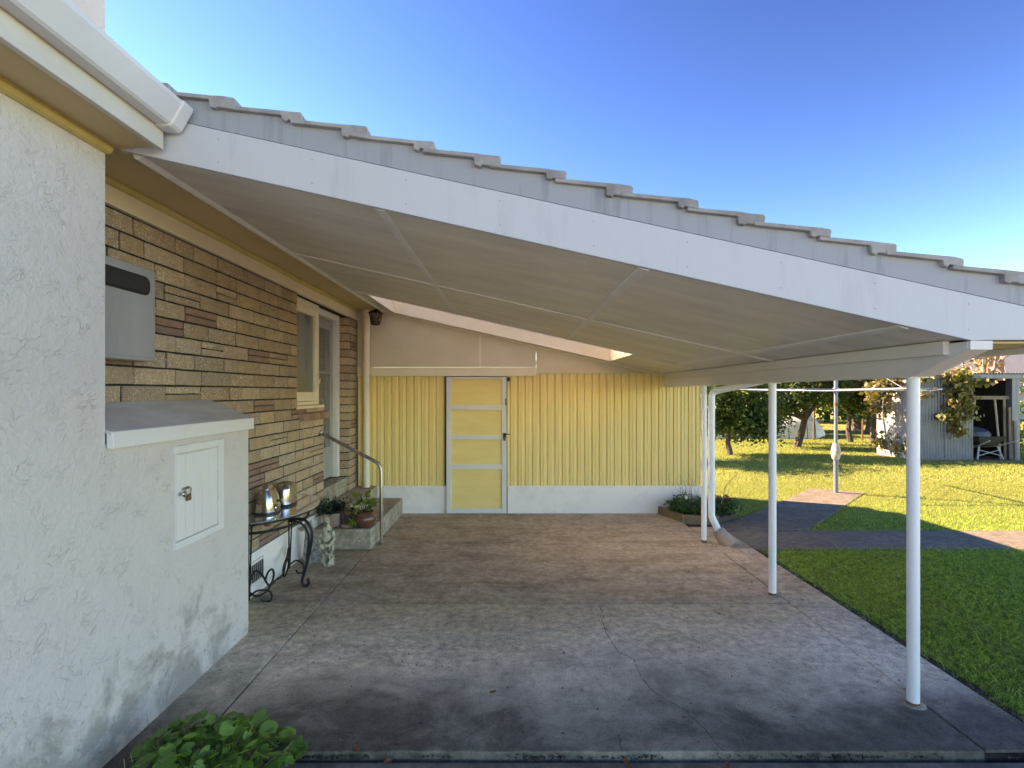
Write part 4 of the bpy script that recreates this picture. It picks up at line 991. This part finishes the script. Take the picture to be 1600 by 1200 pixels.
for i, (x, z_, d, lab) in enumerate([(12.80, 1.55, .05, 'narrow weathered plank leaning nearest the pale pole'), (12.87, 1.35, -.02, 'middle of three weathered planks leaning by the shed post'), (12.965, 1.0, -.07, 'short brown plank leaning against the shed corner post')]):
    o = part('plank', MB().prism([(x, -.0), (x+.06, -.0), (x+.03, z_), (x-.03, z_)], SY+d, SY+d+.025), WOOD); tag(o, lab, 'plank', 'planks leaning in the shed')

# vine over the shed
vn = thing('climbing_vine', 'yellowing vine hanging over the front and side of the shed', 'vine', (11.6, SY-.2, 0))
P = []
for (u, v_, D, su, sv, k) in [(1497, 590, 13.5, 14, 10, 260), (1500, 615, 13.5, 16, 16, 420), (1510, 640, 13.5, 10, 12, 240), (1492, 640, 13.5, 8, 20, 160), (1493, 665, 13.5, 5, 10, 90), (1497, 675, 13.5, 7, 6, 80), (1530, 597, 13.45, 12, 4, 110), (1473, 652, 13.5, 5, 5, 50), (1440, 592, 13.45, 8, 6, 60),
        (1440, 616, 13.5, 9, 5, 40), (1386, 605, 14.2, 14, 14, 300), (1375, 630, 14.4, 12, 18, 300), (1366, 612, 14.8, 12, 14, 240), (1380, 690, 14.4, 10, 12, 110), (1402, 700, 14.0, 6, 8, 60), (1395, 600, 14.2, 14, 6, 130)]:
    c = np.array(W(u, v_, D)); s1 = D/FPX; P.append(c+rng.normal(size=(k, 3))*np.array([su*s1*.62, .09, sv*s1*.62]))
leafcloud('leaves', np.concatenate(P), .115, LEAF_V, vn, .8)
m = MB()
for (a, b) in [((1400, 712, 14.0), (1394, 600, 14.2)), ((1406, 712, 13.9), (1385, 640, 14.4)), ((1398, 690, 14.1), (1408, 640, 14.0)), ((1500, 590, 13.55), (1492, 680, 13.55)), ((1500, 590, 13.55), (1512, 640, 13.55)), ((1440, 585, 13.5), (1530, 588, 13.5))]:
    A, B = W(*a), W(*b); A.x -= .12 if a[0] < 1420 else 0; B.x -= .12 if b[0] < 1420 else 0
    m.tube(catmull([A, A.lerp(B, .35)+Vector((random.gauss(0, .1), 0, 0)), A.lerp(B, .7)+Vector((random.gauss(0, .1), 0, 0)), B], 5), .016, 6)
part('stems', m, PALEB, vn)

# ------------------------------------------------------------------ trees and far garden
G = -.03
tree('citrus_tree', 'dark leaved citrus tree with low hanging branches next to the yellow wall', (6.2, 15.0, G), .7, .08, [(0, 0, 2.2, 1.1), (.75, .1, 1.6, .8), (.85, -.1, .95, .5), (-.7, .2, 1.7, .8), (.4, .4, 3.0, .8), (.15, -.3, 1.3, .7), (-.5, -.2, 1.0, .5), (.3, .1, .9, .5), (.75, -.3, .72, .42)], 430, 60, .16, .10, LEAF_C, fruit=4)
tree('citrus_tree', 'fruiting citrus tree with a forked bare trunk in the lawn', (9.25, 17.1, G), 1.0, .12, [(0, 0, 2.4, 1.15), (-.9, 0, 1.8, .85), (.95, .1, 2.1, .75), (-.85, -.3, 1.1, .5), (.2, .5, 3.2, .9), (.6, -.4, 2.7, .7), (-.2, -.3, 1.7, .6), (-.5, .2, 1.3, .5)], 400, 58, .17, .10, LEAF_C, fruit=14, lean=(.25, 0))
tree('citrus_tree', 'round dark citrus tree right behind the clothesline pole', (11.9, 18.6, G), 1.0, .10, [(0, 0, 2.5, 1.3), (-.9, 0, 2.1, .9), (.9, .1, 2.0, .8), (.1, .4, 3.4, .9), (-.3, -.4, 1.7, .6), (.4, -.3, 1.5, .6)], 340, 58, .18, .11, LEAF_C, fruit=3)
tree('persimmon_tree', 'yellow brown autumn tree rising at the left of the shed', (12.3, 18.0, G), 1.3, .10, [(0, 0, 2.5, 1.1), (.8, -.3, 2.3, .8), (-.6, -.4, 2.0, .6), (.4, 0, 3.2, .8), (-.1, -.6, 1.6, .45)], 190, 40, .17, .12, LEAF_Y, cat='tree')
tree('shade_tree', 'leafy tree hidden behind the yellow outbuilding', (2.6, 14.2, G), 1.4, .14, [(0, 0, 2.6, 1.2), (.8, 0, 2.2, .8), (-.8, .3, 2.6, .9), (.3, .3, 3.2, .8)], 170, 45, .2, .12, LEAF_C)
tree('bare_fruit_tree', 'slender young tree with twin stems beyond the low citrus branches', (8.0, 18.9, G), 1.1, .05, [(0, 0, 1.9, .5), (.3, 0, 2.3, .4), (-.4, 0, 1.6, .3)], 60, 22, .15, .09, LEAF_G)
for i, (x, y, r_, lab) in enumerate([(9, 30, 2.3, 'green background tree left of the plastic tunnel'), (14, 33, 2.6, 'green background tree straight beyond the plastic tunnel'), (18.5, 31, 2.3, 'green background tree beyond the clothesline pole'), (23, 34, 2.6, 'green background tree beyond the shed vine'), (4.5, 32, 2.4, 'green background tree behind the low citrus branches'), (27.5, 37, 2.2, 'dark background tree just left of the far brick chimney')]):
    tree('background_tree', lab, (x, y, G), 1.4, .16, [(0, 0, 2.6, r_), (r_*.8, 0, 2.0, r_*.7), (-r_*.8, .3, 2.1, r_*.75), (.2, .2, 3.6 if x < 20 else 3.0, r_*.6), (.5, -.8, 1.2, r_*.6), (-.7, -.8, 1.1, r_*.6)], 150, 42, .34, .26, LEAF_G, group='trees at the end of the garden')
for x, y, lab in [(8.2, 23.0, 'dense dark citrus tree behind the left end of the plastic tunnel'), (12.2, 24.5, 'dense dark citrus tree behind the peak of the plastic tunnel'), (15.2, 22.6, 'dense dark citrus tree left of the orchard trunks')]:
    tree('citrus_tree', lab, (x, y, G), .9, .12, [(0, 0, 2.3, 1.4), (1.1, 0, 1.9, 1.0), (-1.1, .2, 1.9, 1.0), (.1, .3, 3.3, 1.0), (.5, -.4, 1.3, .8), (-.6, -.3, 1.3, .8)], 300, 46, .22, .15, LEAF_C)
# orchard trunks beyond the fence
for i, (x, y, lab) in enumerate([(16.0, 24.5, 'leftmost shaded orchard trunk between pole and shed'), (17.0, 24.0, 'middle shaded orchard trunk between pole and shed'), (18.0, 25.0, 'orchard trunk closest to the shed side')]):
    tree('orchard_tree', lab, (x, y, G), 1.5, .20, [(0, 0, 2.6, 1.2), (.7, 0, 2.1, .7), (-.7, 0, 2.2, .8)], 90, 36, .22, .16, LEAF_G, group='orchard trees beyond the fence')
# plastic tunnel
tn = thing('plastic_tunnel', 'low white plastic garden tunnel beyond the citrus trunk', 'greenhouse', (10.5, 20.5, G))
def hoop(x, n=9): return [(x, 20.6+.62*math.cos(math.pi*i/(n-1)), G+1.12*math.sin(math.pi*i/(n-1))**.8) for i in range(n)]
m = MB(); vv = []; X_ = [7.6, 8.6, 9.6, 10.5, 11.2, 11.5]; HK = [.55, .62, .60, .72, 1.0, 1.0]
def hoop(x, n=9):
    k = HK[X_.index(x)]; return [(x, 20.6+.62*math.cos(math.pi*i/(n-1)), G+1.10*k*math.sin(math.pi*i/(n-1))**.8) for i in range(n)]
for x in X_: vv += hoop(x)
vv += [(12.05, 20.6+.30*math.cos(math.pi*i/8), G+.10+.25*math.sin(math.pi*i/8)) for i in range(9)]
m.add(vv, [(k*9+i, k*9+i+1, (k+1)*9+i+1, (k+1)*9+i) for k in range(len(X_)) for i in range(8)]); m.sm = True; part('film', m, FILM, tn, ang=50)
for x in X_: part('hoop', MB().tube(hoop(x), .018, 6), GALV, tn)
# wire fence
fn = thing('wire_fence', 'low wire fence with thin posts across the end of the lawn', 'fence', (11, 19.6, G))
for x in (6.6, 9.0, 11.2, 13.0, 15.0, 17.2): part('fence_post', MB().tube([(x, 19.6, G), (x+.02, 19.6, 1.15)], .028, 8), RUST if x in (11.2, 13.0) else WOOD, fn)
for z_ in (.35, .7, 1.05): part('wire', MB().tube([(4, 19.6, z_), (18, 19.6, z_)], .004, 4), GALV, fn)
# neighbour
nb = thing('neighbour_house', 'distant grey roofed house with an orange brick chimney over the shed', 'house', (31, 36, G))
part('wall', MB().box(25, 40, 34, 42, G, 2.7), SHEDW, nb)
m = MB(); m.prism([(33.4, 2.6), (42.6, 2.6), (38, 5.4)], 24.5, 40.5, 'x'); part('roof', m, NROOF, nb)
part('chimney', MB().box(29.15, 30.15, 32.4, 33.2, G, 4.9), NBRICK, nb); part('chimney_cap', MB().box(29.05, 30.25, 32.3, 33.3, 4.9, 5.05), NBRICK, nb)
for z_ in (3.1, 3.45): part('chimney_course', MB().box(29.12, 30.18, 32.37, 33.23, z_, z_+.06), PALEB, nb)
# bare pruned tree behind the shed
bt = thing('bare_tree', 'leafless pale tree with knobbly branches behind the shed roof', 'tree', (17.4, 19.5, G)); m = MB()
def branch(p, d, L, r_, depth):
    q = p+d*L; m.tube([p, p.lerp(q, .5)+Vector((random.gauss(0, .05), 0, random.gauss(0, .05)))*L, q], [r_, r_*.85, r_*.7], 6)
    if depth == 0: return
    for i in range(random.choice([2, 3, 3])):
        nd = (d+Vector((random.gauss(0, .55), random.gauss(0, .45), random.gauss(.1, .35)))).normalized(); branch(q, nd, L*random.uniform(.6, .85), r_*.66, depth-1)
branch(Vector((17.4, 19.5, G)), Vector((0, 0, 1)), 1.5, .13, 5); branch(Vector((18.6, 19.8, G)), Vector((.1, 0, 1)), 1.5, .11, 5); branch(Vector((19.4, 19.2, 2.2)), Vector((-.9, 0, -.15)), .8, .05, 2)
part('trunk', m, PALEB, bt)
P = clump([(16.5, 19.3, 2.4, .9), (15.4, 19.0, 2.2, .8)], 40, 22, .2); leafcloud('crown', P, .12, LEAF_Y, bt)

# shrubs and junk right of the shed
P = clump([(13.9, 15.2, .7, .6), (14.2, 15.6, 1.5, .6), (14.6, 15.3, .5, .6)], 60, 30, .14)
sb = thing('shrub', 'scruffy green shrub squeezed beside the shed corner', 'shrub', (14.2, 15.3, G)); leafcloud('foliage', P, .10, LEAF_G, sb)
part('stems', MB().tube([(13.9, 15.2, G), (13.95, 15.2, 1.2)], [.03, .015], 6).tube([(14.2, 15.5, G), (14.25, 15.5, 1.9)], [.03, .015], 6), PALEB, sb)

# ------------------------------------------------------------------ grass
def inpoly(P, poly):
    x, y = P[:, 0], P[:, 1]; c = np.zeros(len(P), bool); n = len(poly)
    for i in range(n):
        (x1, y1), (x2, y2) = poly[i], poly[(i+1) % n]
        c ^= ((y1 > y) != (y2 > y)) & (x < (x2-x1)*(y-y1)/(y2-y1+1e-12)+x1)
    return c
PATHS = [[(2.5, 5.94), (12.1, 5.97), (12.1, 6.73), (2.5, 6.745)], [(2.5, 6.7), (3.79, 6.79), (6.2, 9.31), (5.5, 9.70), (4.03, 8.2), (3.25, 7.5), (2.5, 7.2)], [(2.0, 7), (2.77, 6.9), (3.1, 7.35), (3.0, 7.95), (2.77, 9.4), (2, 9.4)]]
def blades(name, y0, y1, dens, h, wd, lean=.5):
    xmax = .98*y1+1.8; n = int(dens*(xmax-2.70)*(y1-y0))
    P = np.c_[rng.uniform(2.705, xmax, n), rng.uniform(y0, y1, n)]
    ok = (P[:, 0] < .98*P[:, 1]+1.8)
    for q in PATHS: ok &= ~inpoly(P, q)
    e = P[:, 0]-2.74; ok &= rng.uniform(size=n) < np.clip(.30+e*9+.25*np.sin(P[:, 1]*9)+.25*np.sin(P[:, 1]*23+1), .06, 1)
    ok &= ~((P[:, 0] > SXL-.1) & (P[:, 0] < SXR+.1) & (P[:, 1] > SY-.2) & (P[:, 1] < SY+SD))
    P = P[ok]; n = len(P); a = rng.uniform(0, 2*np.pi, n); L = h*rng.uniform(.45, 1.25, n)
    lx_ = rng.normal(0, lean, n)*L; ly_ = rng.normal(0, lean, n)*L
    base = np.c_[P, np.full(n, -.034)]; side = np.c_[np.cos(a), np.sin(a), np.zeros(n)]*(wd*rng.uniform(.6, 1.2, n))[:, None]
    V = np.stack([base-side, base+side, base+np.c_[lx_, ly_, L]], 1).reshape(-1, 3)
    me = bpy.data.meshes.new(name); me.vertices.add(3*n); me.vertices.foreach_set('co', V.ravel()); me.loops.add(3*n); me.polygons.add(n)
    me.loops.foreach_set('vertex_index', np.arange(3*n)); me.polygons.foreach_set('loop_start', np.arange(n)*3); me.update(calc_edges=True)
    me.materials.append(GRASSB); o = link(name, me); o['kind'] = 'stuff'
    o['label'] = {'near': 'short shaded mown grass beside the slab', 'mid': 'short mown grass around the concrete paths', 'far': 'sunlit mown lawn beyond the clothesline'}[name_key]; o['category'] = 'grass'
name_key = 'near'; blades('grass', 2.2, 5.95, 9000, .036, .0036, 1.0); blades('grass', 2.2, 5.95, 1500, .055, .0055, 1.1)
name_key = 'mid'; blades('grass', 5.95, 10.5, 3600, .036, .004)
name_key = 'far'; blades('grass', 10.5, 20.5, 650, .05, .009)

# moss, grit and leaf crumbs along the slab edge, in the joints and along the lawn edge
def crumbs(name, label, P, size, mat):
    o = leafcloud(name, P, size, mat, None, .8, .6, .7); o['kind'] = 'stuff'; o['label'] = label; o['category'] = 'debris'
k = 1500; t = rng.uniform(-1.5, 2.7, k); dens = rng.uniform(size=k) < .35+.35*np.sin(t*5)+.3*np.sin(t*13)
P = np.c_[t, 2.572+rng.normal(0, .010, k), -.026+np.abs(rng.normal(0, .008, k))][dens]
crumbs('edge_debris', 'dark moss and grit lying along the front edge of the slab', P, .014, SOIL)
k = 2600; y_ = rng.uniform(2.6, 5.9, k); P = np.c_[2.735+np.abs(rng.normal(0, .022, k)), y_, -.022+np.abs(rng.normal(0, .008, k))]
P = P[rng.uniform(size=k) < .5+.5*np.sin(y_*7)]
crumbs('lawn_edge_debris', 'crumbs of soil and dry grass along the lawn edge', P, .020, simple('dry_grass_crumbs', (.16, .12, .075), (.07, .055, .04), 30, .95))
k = 260; P = np.c_[rng.uniform(-1.5, 2.6, k), rng.uniform(2.6, 7.5, k), np.full(k, .004)]
crumbs('slab_grit', 'specks of dry leaf and grit scattered over the slabs', P, .011, DRYL)

# galvanised nail heads through the barge board
for i in range(9):
    x = -1.4+i*.45
    for f in (.22, .78):
        z_ = bot(x)*(1-f)+top(x)*f
        part('nail_head', MB().tube([(x, YB+.001, z_), (x, YB-.0012, z_)], .0026, 8), GALV, cp)
